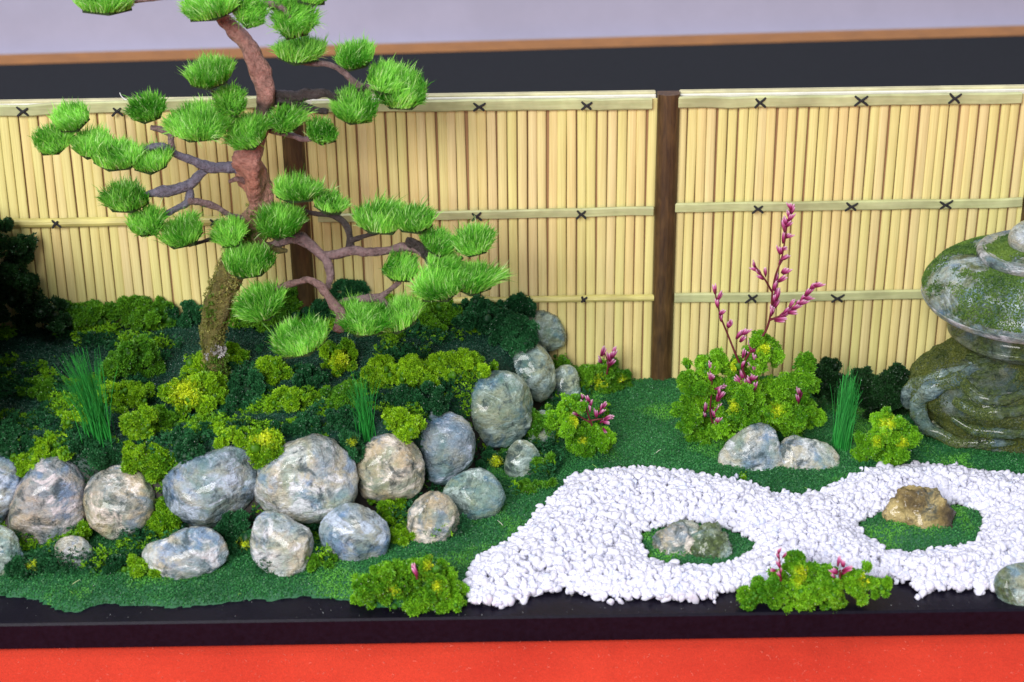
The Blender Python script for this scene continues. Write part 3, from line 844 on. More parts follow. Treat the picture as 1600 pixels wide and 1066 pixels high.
GF = 'moss clumps along the fence'; GB = 'moss clumps growing on the raised bed'; GE = 'moss clumps along the boulder tops'; GL = 'moss tufts among the wall stones'
clump('very dark shrub mass against the fence at the left frame edge', -5, 430, 75, 85, 'K', None, name='dark_shrub', cat='shrub', lobes=[(0, 385, 44), (20, 430, 45), (45, 470, 42), (-30, 470, 50), (85, 492, 26)], y=-1.0)
clump('dim olive clump beside the dark shrub under the fence', 128, 484, 52, 30, 'M', GF)
clump('rounded bright green clump under the left fence panel', 224, 484, 52, 32, 'M', GF, dens=1.2)
clump('small dark clump between bright clump and mossy pine trunk', 292, 490, 30, 26, 'D', GF)
clump('olive green clump directly right of the mossy pine trunk', 385, 488, 46, 30, 'M', GF)
clump('mid green clump below the left fence post', 440, 474, 36, 32, 'M', GF)
clump('dark green clump at the foot of left fence post', 492, 490, 38, 28, 'D', GF)
clump('dark clump rising highest right of left fence post', 545, 455, 27, 24, 'D', GF)
clump('yellow green clump behind the right low branch of the pine', 640, 476, 52, 28, 'Y', GF)
clump('yellow green clump beneath the brightest needle pads', 690, 494, 34, 26, 'M', GF)
clump('large dark green clump at the right end of the bed by the fence', 765, 488, 62, 34, 'D', GF, dens=1.2)
clump('dark green clump above the egg shaped boulder', 805, 525, 34, 30, 'D', GF)
clump('dark clump leaning over the rearmost boulder', 805, 475, 24, 24, 'D', GF)

clump('feathery green clump behind the tall grass tuft', 208, 568, 44, 36, 'M', GB)
clump('lonely olive clump in the dark corner of the bed', 62, 606, 32, 17, 'M', GB)
clump('yellow green clump touching the tall grass tuft', 196, 618, 46, 28, 'Y', GB)
clump('small yellow clump left of the tall grass tuft', 118, 656, 28, 20, 'Y', GB)
clump('yellow green clump right of the tall grass tuft foot', 222, 668, 30, 30, 'Y', GB)
clump('bright yellow tipped clump left of the pine trunk base', 300, 616, 46, 36, 'Y', GB, yel=[(290, 614, 26)])
clump('low green clump between two yellow clumps mid bed', 262, 652, 30, 18, 'M', GB)
clump('tall yellow green clump beside the pine trunk foot', 318, 575, 26, 26, 'Y', GB)
clump('small yellow green tuft right of pine trunk', 364, 558, 26, 20, 'Y', GB)
clump('feathery dark clump in front of pine trunk', 385, 612, 46, 30, 'D', GB)
clump('yellow green clump below the lowest blurred needle pad', 430, 578, 28, 24, 'Y', GB)
clump('yellow green clump in front of the feathery dark clump', 448, 626, 36, 24, 'Y', GB)
clump('dark clump left of yellow tipped clump under low branch', 486, 592, 28, 18, 'D', GB)
clump('yellow tipped clump behind the thin grass tuft', 532, 562, 28, 26, 'Y', GB, yel=[(533, 562, 16)])
clump('yellow green clump right behind the thin grass tuft', 590, 582, 28, 28, 'Y', GB)
clump('wide yellow green clump mid row on right of bed', 648, 586, 40, 28, 'Y', GB)
clump('yellow green clump left of the egg shaped boulder', 700, 578, 38, 26, 'Y', GB)
clump('bright green clump touching the egg shaped boulder', 738, 566, 36, 24, 'Y', GB)
clump('dark feathery clump behind blue grey leaning boulder', 645, 622, 48, 24, 'D', GB)
clump('dark clump left of the big rounded boulder', 672, 632, 26, 18, 'D', GB)
clump('mid green clump beside the thin grass tuft', 535, 620, 32, 24, 'M', GB)
clump('deep green low clump in the centre of the bed', 470, 665, 40, 18, 'D', GB)
clump('deep green low clump right of the bed centre', 540, 660, 34, 20, 'D', GB)

clump('green clump above the boulder at the left frame edge', 14, 690, 34, 26, 'D', GE)
clump('yellow green clump between first boulder and squarish boulder', 52, 712, 32, 26, 'Y', GE)
clump('yellow green strip above the squarish boulder', 92, 694, 34, 20, 'Y', GE)
clump('dark feathery clump above gap of squarish and tan boulders', 150, 708, 42, 28, 'D', GE)
clump('yellow green clump above the pinkish tan boulder', 222, 712, 34, 24, 'Y', GE)
clump('yellow green clump hanging left of the bluish oval boulder', 252, 732, 28, 26, 'Y', GE)
clump('dark clump on top of the bluish oval boulder', 300, 692, 44, 26, 'D', GE)
clump('yellow green clump above bluish oval boulder top', 362, 682, 30, 20, 'Y', GE)
clump('yellow tipped clump left of the largest pale boulder', 414, 700, 36, 34, 'Y', GE, yel=[(412, 686, 20)])
clump('dark clump over the right shoulder of largest boulder', 546, 698, 28, 28, 'D', GE, yel=[(550, 690, 7)])
clump('round yellow green tuft sitting on the tan boulder', 622, 664, 34, 26, 'Y', GE, dens=1.4)

clump('yellow green tuft under gap of squarish and tan boulders', 125, 840, 21, 21, 'Y', GL)
clump('yellow green tuft wedged left below the bluish oval boulder', 250, 820, 34, 34, 'Y', GL)
clump('yellow green tuft left of the flat wide stone', 218, 884, 34, 20, 'Y', GL)
clump('dark tuft in lawn left of small stone chip', 44, 884, 28, 20, 'D', GL, yel=[(50, 884, 8)])
clump('low dark tuft in front of small stone chip', 165, 880, 30, 16, 'D', GL)
clump('dark tuft with yellow tip between flat and cracked stones', 372, 838, 28, 34, 'D', GL, yel=[(380, 849, 12)])
clump('yellow green tuft below the blocky tan boulder', 604, 800, 34, 24, 'Y', GL)
clump('yellow green tuft right of rounded blue brown stone', 628, 838, 20, 14, 'Y', GL)
clump('low green tuft in lawn under cracked pale stone', 492, 880, 32, 14, 'M', GL)
clump('dark tuft with yellow dot under big rounded boulder', 772, 718, 34, 18, 'D', GL, yel=[(777, 721, 10)])
clump('green tuft right of small greyish stone', 850, 728, 24, 20, 'M', GL)
clump('green tuft filling the hollow beside egg shaped boulder', 846, 662, 24, 34, 'M', GL, base_v=690)
clump('green tuft behind the egg shaped boulder', 882, 574, 20, 34, 'M', GL, base_v=600)
clump('low green tuft in lawn below angular stone', 835, 760, 30, 12, 'M', GL)

g = np.random.default_rng(77); n = 110000                                  # loose feathery moss between the clumps
Q = np.column_stack([g.uniform(-18, 7, n), g.uniform(-11.6, -0.3, n)]); P0 = np.column_stack([Q, np.zeros(n)])
mh = mound_h(Q); on = inside(Q, MOUND); th = turf_h(Q); dfoot = pdist(Q, MOUND[:13], False)
val = fbm(P0 * 1.15, 203, 3)
keep = (on & (val > np.where(Q[:, 1] < -3.6, -0.22, 0.36))) | (~on & (th > 0.05) & (dfoot < 1.9) & (val > -0.15 + 0.45 * np.abs(dfoot - 0.5)))
Q, val, on = Q[keep], val[keep], on[keep]; hgt = np.where(on, mound_h(Q), turf_h(Q)) + g.uniform(0, 1, len(Q)) * np.clip(val + 0.2, 0.03, 0.6) * np.where(on, 0.5, 0.75)
P = np.column_stack([Q, hgt]); n = len(P); t = np.clip(0.4 + 0.5 * fbm(P * 1.3, 8) + g.normal(0, .2, n), 0, 1)
c = pick_pal(n, (0.006, 0.055, 0.018), (0.032, 0.18, 0.058), g, t); yl = (fbm(P * 1.1, 300) + g.normal(0, .1, n) > np.where(on, 0.12, 0.40)); c[yl] = pick_pal(yl.sum(), (0.06, 0.21, 0.007), (0.26, 0.54, 0.014), g)
mb = MB(); scatter(mb, SPV, SPF, P, frames(np.column_stack([g.normal(0, .5, n), g.normal(-.2, .5, n), np.ones(n)]), g), g.uniform(0.05, 0.11, n), c)
tag(mb.build('creeping_moss', M_FOAM), kind='stuff')

GS = 'green shrubs on the lawn'
clump('yellow green shrub with pink flowers right of the boulder wall', 908, 668, 46, 44, 'B', GS, yel=[(898, 658, 9), (912, 688, 9)], name='shrub', cat='shrub', lobes=[(885, 655, 26), (915, 680, 28), (940, 690, 18), (905, 702, 20), (895, 630, 18)], base_v=708)
clump('shrub with yellow tips and pink flower near the middle fence post', 945, 592, 46, 30, 'M', GS, yel=[(936, 598, 12), (972, 594, 8)], name='shrub', cat='shrub', lobes=[(915, 590, 20), (940, 598, 22), (968, 600, 20), (950, 578, 16)], base_v=615)
clump('large yellow green shrub carrying the tall pink sprig', 1175, 610, 115, 90, 'B', GS, yel=[(1148, 572, 10), (1146, 636, 10), (1215, 640, 12), (1195, 545, 9)], name='shrub', cat='shrub',
      lobes=[(1088, 592, 28), (1130, 575, 34), (1195, 550, 32), (1250, 582, 34), (1100, 620, 32), (1160, 610, 42), (1220, 625, 40), (1262, 645, 26), (1075, 645, 26), (1100, 680, 30), (1150, 655, 34), (1200, 660, 30), (1118, 710, 20), (1240, 668, 22)], base_v=690, dens=0.9)
clump('very dark shrub along the fence left of the stone lantern', 1385, 600, 60, 45, 'K', GS, name='dark_shrub', cat='shrub', lobes=[(1350, 592, 26), (1385, 600, 32), (1410, 610, 30), (1360, 630, 26), (1400, 640, 26)], base_v=655)
clump('low dark shrub at the fence between big shrub and grass tuft', 1292, 600, 26, 36, 'K', GS, name='dark_shrub', cat='shrub', base_v=640)
clump('round yellow tipped shrub beside the foot of the stone lantern', 1385, 692, 52, 46, 'B', GS, yel=[(1388, 662, 14), (1410, 692, 10), (1370, 690, 8)], name='shrub', cat='shrub', lobes=[(1360, 695, 26), (1388, 670, 28), (1412, 690, 28), (1385, 708, 26), (1345, 705, 14)], base_v=725)
clump('bushy yellow green shrub with one pink bud at board front', 643, 918, 92, 44, 'B', GS, yel=[(614, 922, 9), (672, 885, 12), (684, 916, 10)], name='shrub', cat='shrub',
      lobes=[(575, 918, 24), (605, 905, 30), (640, 900, 28), (672, 900, 26), (705, 918, 26), (600, 935, 26), (640, 935, 28), (682, 938, 26), (715, 940, 16), (562, 935, 12)], base_v=945, ymax=-3)
clump('bushy yellow green shrub with two pink buds at board front', 1270, 915, 118, 48, 'B', GS, yel=[(1253, 896, 12), (1248, 910, 10), (1350, 905, 8)], name='shrub', cat='shrub',
      lobes=[(1178, 935, 20), (1208, 915, 26), (1250, 890, 26), (1255, 920, 34), (1300, 910, 30), (1345, 910, 26), (1375, 918, 16), (1215, 940, 22), (1300, 938, 24), (1265, 945, 16)], base_v=945, ymax=-3)
clump('tiny green tuft below the bluish rock on lawn', 1160, 743, 10, 8, 'Y', GS, seed=4)

# ------------------------------------------------------------------ white gravel
GR = zp([(735, 945), (755, 948), (780, 952), (815, 940), (850, 928), (900, 930), (950, 940), (1010, 938), (1060, 942), (1105, 940), (1150, 925), (1200, 925), (1300, 915), (1390, 905), (1430, 925), (1500, 926), (1550, 926), (1570, 900), (1700, 905), (1800, 775),
         (1600, 752), (1520, 742), (1460, 732), (1380, 736), (1330, 752), (1280, 779), (1215, 779), (1170, 763), (1130, 755), (1060, 745), (1000, 738), (940, 742), (890, 752), (872, 775), (855, 798), (832, 818), (800, 848), (740, 885), (728, 915)])
g = np.random.default_rng(42); n = 26000
xs = [p[0] for p in GR]; ys = [p[1] for p in GR]
Q = np.column_stack([g.uniform(min(xs), min(max(xs), 18), n), g.uniform(min(ys), max(ys), n)])
ok = inside(Q, GR) & ~inside(Q, ISL1) & ~inside(Q, ISL2); Q = Q[ok]
d = np.minimum(pdist(Q, GR), np.minimum(pdist(Q, ISL1), pdist(Q, ISL2)))
heap = 0.10 + 0.26 * sstep(d / 0.9)
z = heap * np.sqrt(g.random(len(Q))) + 0.05
keep = g.random(len(Q)) < np.clip(0.6 + d * 1.5, 0, 1); Q, z = Q[keep], z[keep]
qs = np.column_stack([g.uniform(-6, 16, 9000), g.uniform(-12.2, -4, 9000)]); ds = pdist(qs, GR)
sel = ~inside(qs, GR) & (ds < 0.5) & (g.random(9000) < 0.16 * np.exp(-ds / 0.12)) & (qs[:, 1] > fr_y + 0.2)
Q = np.vstack([Q, qs[sel]]); z = np.concatenate([z, ground(qs[sel]) + 0.05])
mb = MB(); n = len(Q); k = 5; part = np.arange(n) % k
for i in range(k):
    tV, tF = ICO[1]; tV = tV.copy(); 
    for _ in range(7):
        nn = g.normal(size=3); nn /= np.linalg.norm(nn); dd = tV @ nn; tV -= np.maximum(dd - g.uniform(0.55, 0.85), 0)[:, None] * nn
    tV *= 1 + g.uniform(-0.1, 0.1, (len(tV), 1))
    s_ = part == i; m_ = s_.sum(); P = np.column_stack([Q[s_], z[s_]])
    size = np.clip(g.normal(0.110, 0.024, m_), 0.06, 0.18)
    S = np.stack([size * g.uniform(0.9, 1.5, m_), size * g.uniform(0.7, 1.05, m_), size * g.uniform(0.5, 0.8, m_)], 1)
    w = g.uniform(0.76, 0.92, m_)[:, None] * np.array((0.94, 0.945, 1.08)); w[g.random(m_) < 0.05] *= np.array((0.86, 0.9, 0.97))
    scatter(mb, tV, tF, P, rand_rot(m_, g), S, w)
tag(mb.build('white_gravel', M_PEBBLE, smooth=True), kind='stuff')

# ------------------------------------------------------------------ pine tree
TY = float(hit(340, 598)[1])
tree = empty('pine_tree', on_y(340, 600, TY), 'twisted bonsai style pine with bright green needle pads and mossy trunk', 'tree')
ORG = on_y(340, 600, TY)


def path3(pts, y0, y1=None, bow=0.0, k=6):
    n = len(pts); out = []
    for i, (u, v, r) in enumerate(pts):
        t = i / max(n - 1, 1); y = y0 + ((y1 if y1 is not None else y0) - y0) * t + bow * math.sin(math.pi * t)
        p = on_y(u, v, y); out.append((*p, r * scale_at(p)))
    S = smooth_path(out, k); return S[:, :3] - ORG, S[:, 3]


TR = [(342, 612, 16), (336, 575, 15), (331, 535, 16), (336, 495, 18), (346, 455, 19), (363, 418, 18), (385, 385, 22), (402, 350, 20), (409, 318, 18), (404, 290, 21), (394, 262, 23), (394, 235, 18), (402, 205, 15), (411, 175, 14), (416, 150, 14), (411, 122, 15), (400, 95, 15), (384, 70, 13), (366, 50, 12), (348, 34, 11), (338, 14, 10), (342, -30, 9), (352, -70, 6)]
P, r = path3(TR, TY, TY, 0.0, 10)
P[:, 1] += 0.25 * np.sin(np.linspace(0, 9, len(P)))
fr_ = np.linspace(0, 1, len(P))[:, None]
moss_c = np.array((0.22, 0.20, 0.06)); bark_c = np.array((0.50, 0.22, 0.155)); grey_c = np.array((0.38, 0.26, 0.26))
w = sstep((fr_ - 0.26) / 0.12); red = np.exp(-((fr_ - 0.44) / 0.05) ** 2)
tint = moss_c * (1 - w) + (bark_c * (0.6 + 0.4 * red) + grey_c * (0.4 - 0.4 * red)) * w
dk = np.exp(-((fr_ - 0.61) / 0.02) ** 2) * 0.85; tint = tint * (1 - dk) + np.array((0.03, 0.025, 0.022)) * dk
mb = MB(); tube(mb, P, r, 28, tint, 0.30, 3, 2.6, True, 0.14, ridge=0.13)
trunk = mb.build('trunk', M_BARK, tree, smooth=True)
# moss stuck to the lower trunk
g = np.random.default_rng(8); n = 5200; i = g.integers(0, int(len(P) * 0.36), n); q = g.normal(size=(n, 3)); q /= np.linalg.norm(q, axis=1)[:, None]
pm = P[i] + q * (r[i] * g.uniform(0.9, 1.08, n))[:, None] + g.normal(0, 0.05, (n, 3)); t = np.clip(0.5 + 0.5 * fbm(pm * 1.6, 5) + g.normal(0, .2, n), 0, 1)
cm = pick_pal(n, (0.10, 0.12, 0.018), (0.38, 0.37, 0.11), g, t); cm[fbm(pm * 1.3, 15) > 0.22] = (0.10, 0.20, 0.02)
cm[np.abs(pm[:, 2] - (on_y(335, 548, TY)[2] - ORG[2])) + 0.4 * np.abs(fbm(pm * 3, 3)) < 0.24] = (0.5, 0.48, 0.48)
mb = MB(); scatter(mb, SPV, SPF, pm, frames(q + g.normal(0, .4, (n, 3)), g), g.uniform(0.05, 0.10, n), cm)
tag(mb.build('trunk_moss', M_FOAM, tree), kind='stuff')
BR = [  # points (u, v, radius px), depth offsets of both ends from the trunk, tint
    ([(398, 262, 13), (372, 262, 11), (350, 262, 9), (326, 261, 9), (302, 251, 7), (272, 240, 6), (250, 228, 6), (215, 235, 5), (165, 240, 4), (118, 228, 4)], 0, -0.5, 'b'),
    ([(270, 238, 6), (267, 222, 6), (266, 210, 6), (254, 203, 5), (236, 199, 4)], -0.15, 0.1, 'g'),
    ([(118, 228, 4), (112, 214, 4), (116, 200, 4)], -0.5, -0.3, 'k'),
    ([(327, 262, 8), (314, 272, 8), (298, 287, 9), (276, 296, 10), (252, 299, 9), (230, 305, 6), (205, 318, 4)], -0.05, -0.5, 'b'),
    ([(294, 290, 7), (298, 305, 7), (292, 318, 6), (275, 326, 5), (258, 336, 5), (240, 350, 4)], -0.15, -0.7, 'b'),
    ([(294, 314, 6), (312, 316, 6), (338, 324, 6), (362, 338, 5), (395, 343, 6), (410, 338, 7)], -0.4, 0.0, 'g'),
    ([(372, 340, 5), (340, 368, 4), (320, 377, 4), (295, 383, 4)], -0.1, -0.8, 'k'),
    ([(400, 384, 10), (425, 383, 8), (447, 376, 9), (470, 372, 11), (492, 388, 9), (510, 408, 8), (516, 430, 7), (512, 452, 7)], 0, -1.5, 'g'),
    ([(425, 455, 4), (442, 447, 5), (462, 442, 6), (482, 438, 7), (500, 446, 8), (514, 464, 8), (526, 482, 10), (532, 492, 9), (530, 518, 11)], -1.2, -2.6, 'r'),
    ([(522, 484, 7), (540, 472, 7), (562, 468, 6), (588, 465, 7), (602, 458, 5), (625, 440, 4)], -1.7, -1.8, 'g'),
    ([(588, 465, 7), (600, 472, 6), (606, 490, 5)], -1.75, -1.9, 'g'),
    ([(498, 398, 6), (520, 398, 8), (548, 392, 8), (572, 394, 7), (600, 392, 7), (630, 386, 7), (652, 390, 7), (668, 402, 6), (690, 420, 5), (715, 428, 4)], -0.9, -1.6, 'g'),
    ([(646, 388, 9), (640, 378, 8), (652, 384, 9), (666, 400, 8), (670, 412, 6)], -1.3, -1.5, 'k'),
    ([(546, 392, 7), (546, 372, 7), (540, 352, 6), (524, 338, 5), (500, 335, 4), (484, 332, 4), (450, 327, 4), (420, 338, 5)], -1.0, 0.0, 'k'),
    ([(548, 376, 5), (566, 370, 4), (588, 364, 4), (615, 357, 3)], -1.0, -0.9, 'k'),
    ([(700, 425, 4), (712, 412, 4), (722, 402, 4)], -1.5, -1.2, 'k'),
    ([(416, 148, 9), (440, 147, 8), (462, 151, 9), (486, 147, 9), (510, 147, 8), (530, 160, 6)], 0, -0.3, 'k'),
    ([(420, 160, 7), (445, 158, 6), (470, 166, 7), (492, 172, 7), (512, 174, 5)], 0, -0.4, 'k'),
    ([(434, 88, 4), (458, 96, 4), (486, 99, 5), (512, 101, 5), (536, 111, 6), (552, 127, 6), (570, 137, 7), (598, 142, 6), (625, 148, 4)], 0.4, -0.1, 'g'),
    ([(520, 150, 6), (545, 150, 5), (572, 138, 6)], -0.2, -0.1, 'k'),
    ([(402, 200, 9), (380, 192, 7), (355, 182, 5), (342, 170, 5), (332, 140, 4)], 0, -0.4, 'k'),
    ([(405, 195, 8), (430, 205, 6), (455, 212, 5), (475, 218, 5), (500, 214, 4)], 0, -0.5, 'g'),
    ([(342, 12, 7), (375, 12, 5), (415, 6, 5), (440, 12, 5), (455, 30, 4)], 0, -0.2, 'g'),
    ([(340, 5, 6), (300, -4, 5), (250, -3, 4), (180, 6, 4)], 0, -0.2, 'g'),
    ([(388, 285, 8), (372, 280, 5), (358, 284, 3)], -0.2, -0.6, 'r'),
    ([(405, 380, 9), (430, 390, 7), (448, 392, 3)], -0.3, -0.6, 'm'),
]
BT = {'b': (0.20, 0.19, 0.25), 'g': (0.28, 0.19, 0.19), 'k': (0.060, 0.048, 0.046), 'r': (0.28, 0.17, 0.155), 'm': (0.14, 0.12, 0.04)}
for i, (pts, y0, y1, t) in enumerate(BR):
    P, r = path3(pts, TY + y0, TY + y1, 0, 6); mb = MB()
    tube(mb, P, r * 0.92, 10, BT[t], 0.26, 40 + i, 3.4, True, 0.22, ridge=0.1); mb.build('branch', M_BARK, tree, smooth=True)

PADS = [(165, 4, 45, 18, -.2), (333, 6, 44, 32, -.4), (390, 16, 28, 33, -.3), (460, 30, 36, 36, -.2), (437, 2, 24, 12, .2), (486, -4, 28, 12, .2), (470, 82, 40, 19, .4), (554, 89, 33, 24, .1), (606, 124, 34, 26, -.1), (630, 146, 42, 33, -.2),
        (552, 169, 38, 31, -.5), (330, 118, 38, 26, -.5), (360, 156, 28, 32, -.6), (312, 193, 52, 36, -.6), (388, 206, 35, 33, -.7), (449, 184, 28, 28, -.4), (503, 205, 27, 26, -.6), (231, 170, 31, 27, .1),
        (112, 184, 32, 26, -.3), (82, 219, 29, 31, -.5), (146, 226, 34, 24, -.5), (184, 245, 40, 28, -.8), (236, 250, 33, 24, -.6), (197, 311, 37, 26, -.6), (229, 346, 29, 31, -.8), (288, 364, 37, 27, -.9), (358, 364, 28, 30, -.7),
        (438, 345, 38, 32, -.9), (466, 299, 39, 20, -.3), (515, 318, 27, 18, -.5), (390, 409, 39, 32, -1.1), (406, 474, 38, 36, -1.5), (594, 345, 42, 26, -1.0), (645, 345, 33, 24, -1.1), (682, 378, 29, 24, -1.3), (740, 379, 34, 28, -1.3),
        (625, 419, 32, 27, -1.7), (692, 406, 28, 22, -1.5), (684, 445, 40, 31, -2.3), (740, 436, 40, 27, -1.9), (568, 499, 43, 32, -2.4), (624, 496, 38, 28, -2.2), (470, 530, 45, 33, -3.4)]
for i, (u, v, hw, hh, dy) in enumerate(PADS):
    g = np.random.default_rng(500 + i); y = TY + dy
    C = on_y(u, v + hh * 0.10, y); s = scale_at(C); d = ray(u, v); al = math.asin(-d[2])
    a = hw * s * 0.91
    tot = math.asin(min(0.93, max(0.36, 0.78 * hh / hw))); tl = tot - al           # tilt of the pad towards the viewer
    nv = np.array((g.normal(0, 0.14), -math.sin(tl), math.cos(tl))); nv /= np.linalg.norm(nv)
    ex = np.cross((0, 1, 0), nv); ex /= np.linalg.norm(ex); ey = np.cross(nv, ex)
    k = 6; an = np.arange(k) * 2 * math.pi / k + g.uniform(0, 1); rr = a * g.uniform(0.88, 1.12, k)
    rim = ex * (np.cos(an) * rr)[:, None] + ey * (np.sin(an) * rr)[:, None]
    mb = MB()
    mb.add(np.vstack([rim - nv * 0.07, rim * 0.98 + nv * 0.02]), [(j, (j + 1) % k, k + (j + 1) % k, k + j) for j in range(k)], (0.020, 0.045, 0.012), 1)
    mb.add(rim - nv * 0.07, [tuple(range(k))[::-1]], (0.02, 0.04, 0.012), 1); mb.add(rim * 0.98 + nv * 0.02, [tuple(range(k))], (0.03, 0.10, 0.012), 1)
    n = int(2300 * (a / 0.65) ** 2)
    th = g.uniform(0, 2 * math.pi, n); q = np.sqrt(g.random(n)); lim = np.interp((th - an[0]) % (2 * math.pi), np.append(an - an[0], 2 * math.pi), np.append(rr, rr[0]))
    B = ex * (np.cos(th) * q * lim)[:, None] + ey * (np.sin(th) * q * lim)[:, None] + nv * 0.01
    out = ex * (np.cos(th) * q)[:, None] + ey * (np.sin(th) * q)[:, None]
    cl = np.stack([fbm(B * 2.2 + i * 9, 61), fbm(B * 2.2 + i * 9, 62), fbm(B * 2.2 + i * 9, 63)], 1)      # tufts lean together
    D = nv + out * 0.45 + cl * 0.75 + g.normal(0, 0.28, (n, 3)) + np.array((0, 0, 0.30)); D /= np.linalg.norm(D, axis=1)[:, None]
    L = g.uniform(0.26, 0.46, n) * (1 + 0.35 * cl[:, 0]) * min(1.0, a / 0.6); L[g.random(n) < 0.06] *= 1.55
    sd = np.cross(D, g.normal(size=(n, 3))); sd /= np.linalg.norm(sd, axis=1)[:, None]; wd = g.uniform(0.009, 0.015, n)[:, None]
    tip = B + D * L[:, None] + g.normal(0, 0.03, (n, 3)) - np.array((0, 0, 1)) * (0.25 * L * q)[:, None] * 0.5
    midp = B + D * (L * 0.55)[:, None]
    V = np.stack([B - sd * wd, B + sd * wd, midp + sd * wd * 0.8, midp - sd * wd * 0.8, tip], 1).reshape(-1, 3)
    o5 = np.arange(n)[:, None] * 5
    t = np.clip(0.45 + 0.5 * cl[:, 1] + g.normal(0, 0.24, n), 0, 1)
    c = pick_pal(n, (0.055, 0.33, 0.015), (0.42, 0.90, 0.14), g, t); pale = g.random(n) < 0.10; c[pale] = (0.62, 0.88, 0.36)
    c = np.repeat(c, 5, 0)
    mb.add(V, o5 + np.array([(0, 1, 2, 3)]), c); n0 = mb.n - len(V)
    mb.F.append(o5 + np.array([(3, 2, 4)]) + n0); mb.M.append(np.zeros(n, int))
    po = mb.build('needle_pad', [M_NEEDLE, M_DISC], tree); po.location = C - ORG

# ------------------------------------------------------------------ flower sprigs
def floret_mesh(k):
    g = np.random.default_rng(k); mb = MB()
    prof = [(0, 0.016), (0.09, 0.040), (0.19, 0.050), (0.29, 0.044), (0.38, 0.018)]
    cols = [(0.10, 0.006, 0.025), (0.20, 0.012, 0.06), (0.34, 0.035, 0.15), (0.56, 0.17, 0.36), (0.80, 0.55, 0.66)]
    for j in range(3):
        a = j * 2.1 + g.uniform(0, 1); ln = g.uniform(0.75, 1.1); off = np.array((math.cos(a), math.sin(a), 0)) * (0.035 if j else 0.0)
        lean = np.array((math.cos(a), math.sin(a), 0)) * (0.12 if j else 0)
        P = np.array([off + (np.array((0, 0, 1)) + lean) * z * ln for z, r in prof]); tube(mb, P, [r * (0.8 if j else 1) for z, r in prof], 6, np.array(cols), 0.1, k, 12)
    return mb.mesh('floret', M_FLORET, True)


FLM = [floret_mesh(k) for k in range(4)]


def sprig(label, stems, florets, y, seed=0, group='pink flower sprigs stuck in the shrubs', fs=1.0):
    g = np.random.default_rng(seed); b0 = on_y(stems[0][0][0], stems[0][0][1], y)
    root = empty('flower_sprig', b0, label, 'flower', group)
    for st in stems:
        pts = [(*on_y(u, v, y + 0.06 * g.normal()), 0) for u, v in st]; S = smooth_path(pts, 4)[:, :3] - b0
        mb = MB(); r0 = 0.040 if len(st) > 4 else 0.028
        tube(mb, S, np.linspace(r0, 0.016, len(S)), 6, (0.14, 0.022, 0.03), 0.1, seed, 6); mb.build('stem', M_FLORET, root, smooth=True)
    for (u, v, ang, sc_) in florets:
        o = bpy.data.objects.new('floret', FLM[g.integers(4)]); col.objects.link(o); o.parent = root
        o.location = on_y(u, v, y - 0.03 + 0.08 * g.normal()) - b0
        a = R(ang) + g.normal(0, 0.18)
        o.rotation_euler = Vector((math.sin(a), g.normal(0, 0.35), math.cos(a))).to_track_quat('Z', 'Y').to_euler(); k = sc_ * fs * g.uniform(0.85, 1.1); o.scale = (k * 0.95, k * 0.95, k * 0.88)
    return root


YS = float(hit(1180, 690)[1]) - 0.1
big = []
def along(path, n, ang, sc_=1.0, t0=0.0):
    P = np.array(path, float); L = np.concatenate([[0], np.cumsum(np.hypot(*np.diff(P, axis=0).T))]); o = []
    for k in range(n):
        t = (t0 + (1 - t0) * (k + 0.5) / n) * L[-1]; o.append((np.interp(t, L, P[:, 0]), np.interp(t, L, P[:, 1]), ang + (14 if k % 2 else -14), sc_))
    return o


st1 = [(1181, 634), (1172, 605), (1162, 582), (1150, 555), (1138, 525), (1128, 500), (1120, 472), (1117, 452)]
st2 = [(1180, 630), (1183, 590), (1186, 565), (1178, 545)]
st3 = [(1160, 578), (1166, 560), (1182, 538), (1198, 514), (1205, 485), (1207, 455), (1212, 430), (1221, 405), (1227, 372), (1231, 345), (1238, 320)]
st4 = [(1206, 456), (1196, 438), (1184, 422), (1177, 410)]
st5 = [(1203, 500), (1220, 494), (1238, 484), (1256, 466), (1268, 450), (1276, 440)]
fl = along([(1128, 508), (1116, 455)], 5, 8, .85) + [(1137, 512, 15, .9), (1141, 508, 20, .8), (1150, 530, 35, 1), (1156, 534, 30, .9), (1160, 524, 30, .8), (1160, 560, 0, .9), (1158, 575, 10, .8)]
fl += along([(1164, 622), (1158, 590)], 4, -15, 1) + along([(1178, 625), (1172, 590)], 4, -8, 1) + along([(1184, 600), (1180, 560)], 4, -20, 1) + along([(1184, 565), (1174, 548)], 2, -25, 1)
fl += along([(1206, 498), (1210, 440)], 6, 18, 1) + along([(1216, 420), (1228, 350)], 8, 18, .95) + along([(1229, 355), (1238, 325)], 5, 10, .8) + [(1215, 440, 35, 1), (1222, 428, 30, 1), (1212, 470, 30, 1)]
fl += along([(1196, 440), (1178, 414)], 4, -35, .8) + [(1196, 432, 5, .9)]
fl += along([(1206, 502), (1240, 482)], 5, 62, 1) + along([(1240, 484), (1272, 446)], 8, 50, .9) + [(1208, 490, -5, .8), (1232, 482, 30, 1)]
sprig('tall pink flower sprig with four branches standing before the fence', [st1, st2, st3, st4, st5], fl, YS, 1)
YL = float(hit(1115, 690)[1]) - 0.35
sprig('crooked short pink sprig left of the tall flower sprig', [[(1118, 678), (1110, 645), (1112, 610), (1113, 580)], [(1111, 640), (1122, 632)]],
      along([(1120, 675), (1116, 640)], 4, 10, .9) + along([(1104, 655), (1100, 640)], 2, -20, .8) + along([(1120, 630), (1124, 612)], 4, 25, .9) + along([(1112, 610), (1124, 602)], 2, 70, .8) + along([(1112, 598), (1113, 576)], 5, 5, .9), YL, 2)
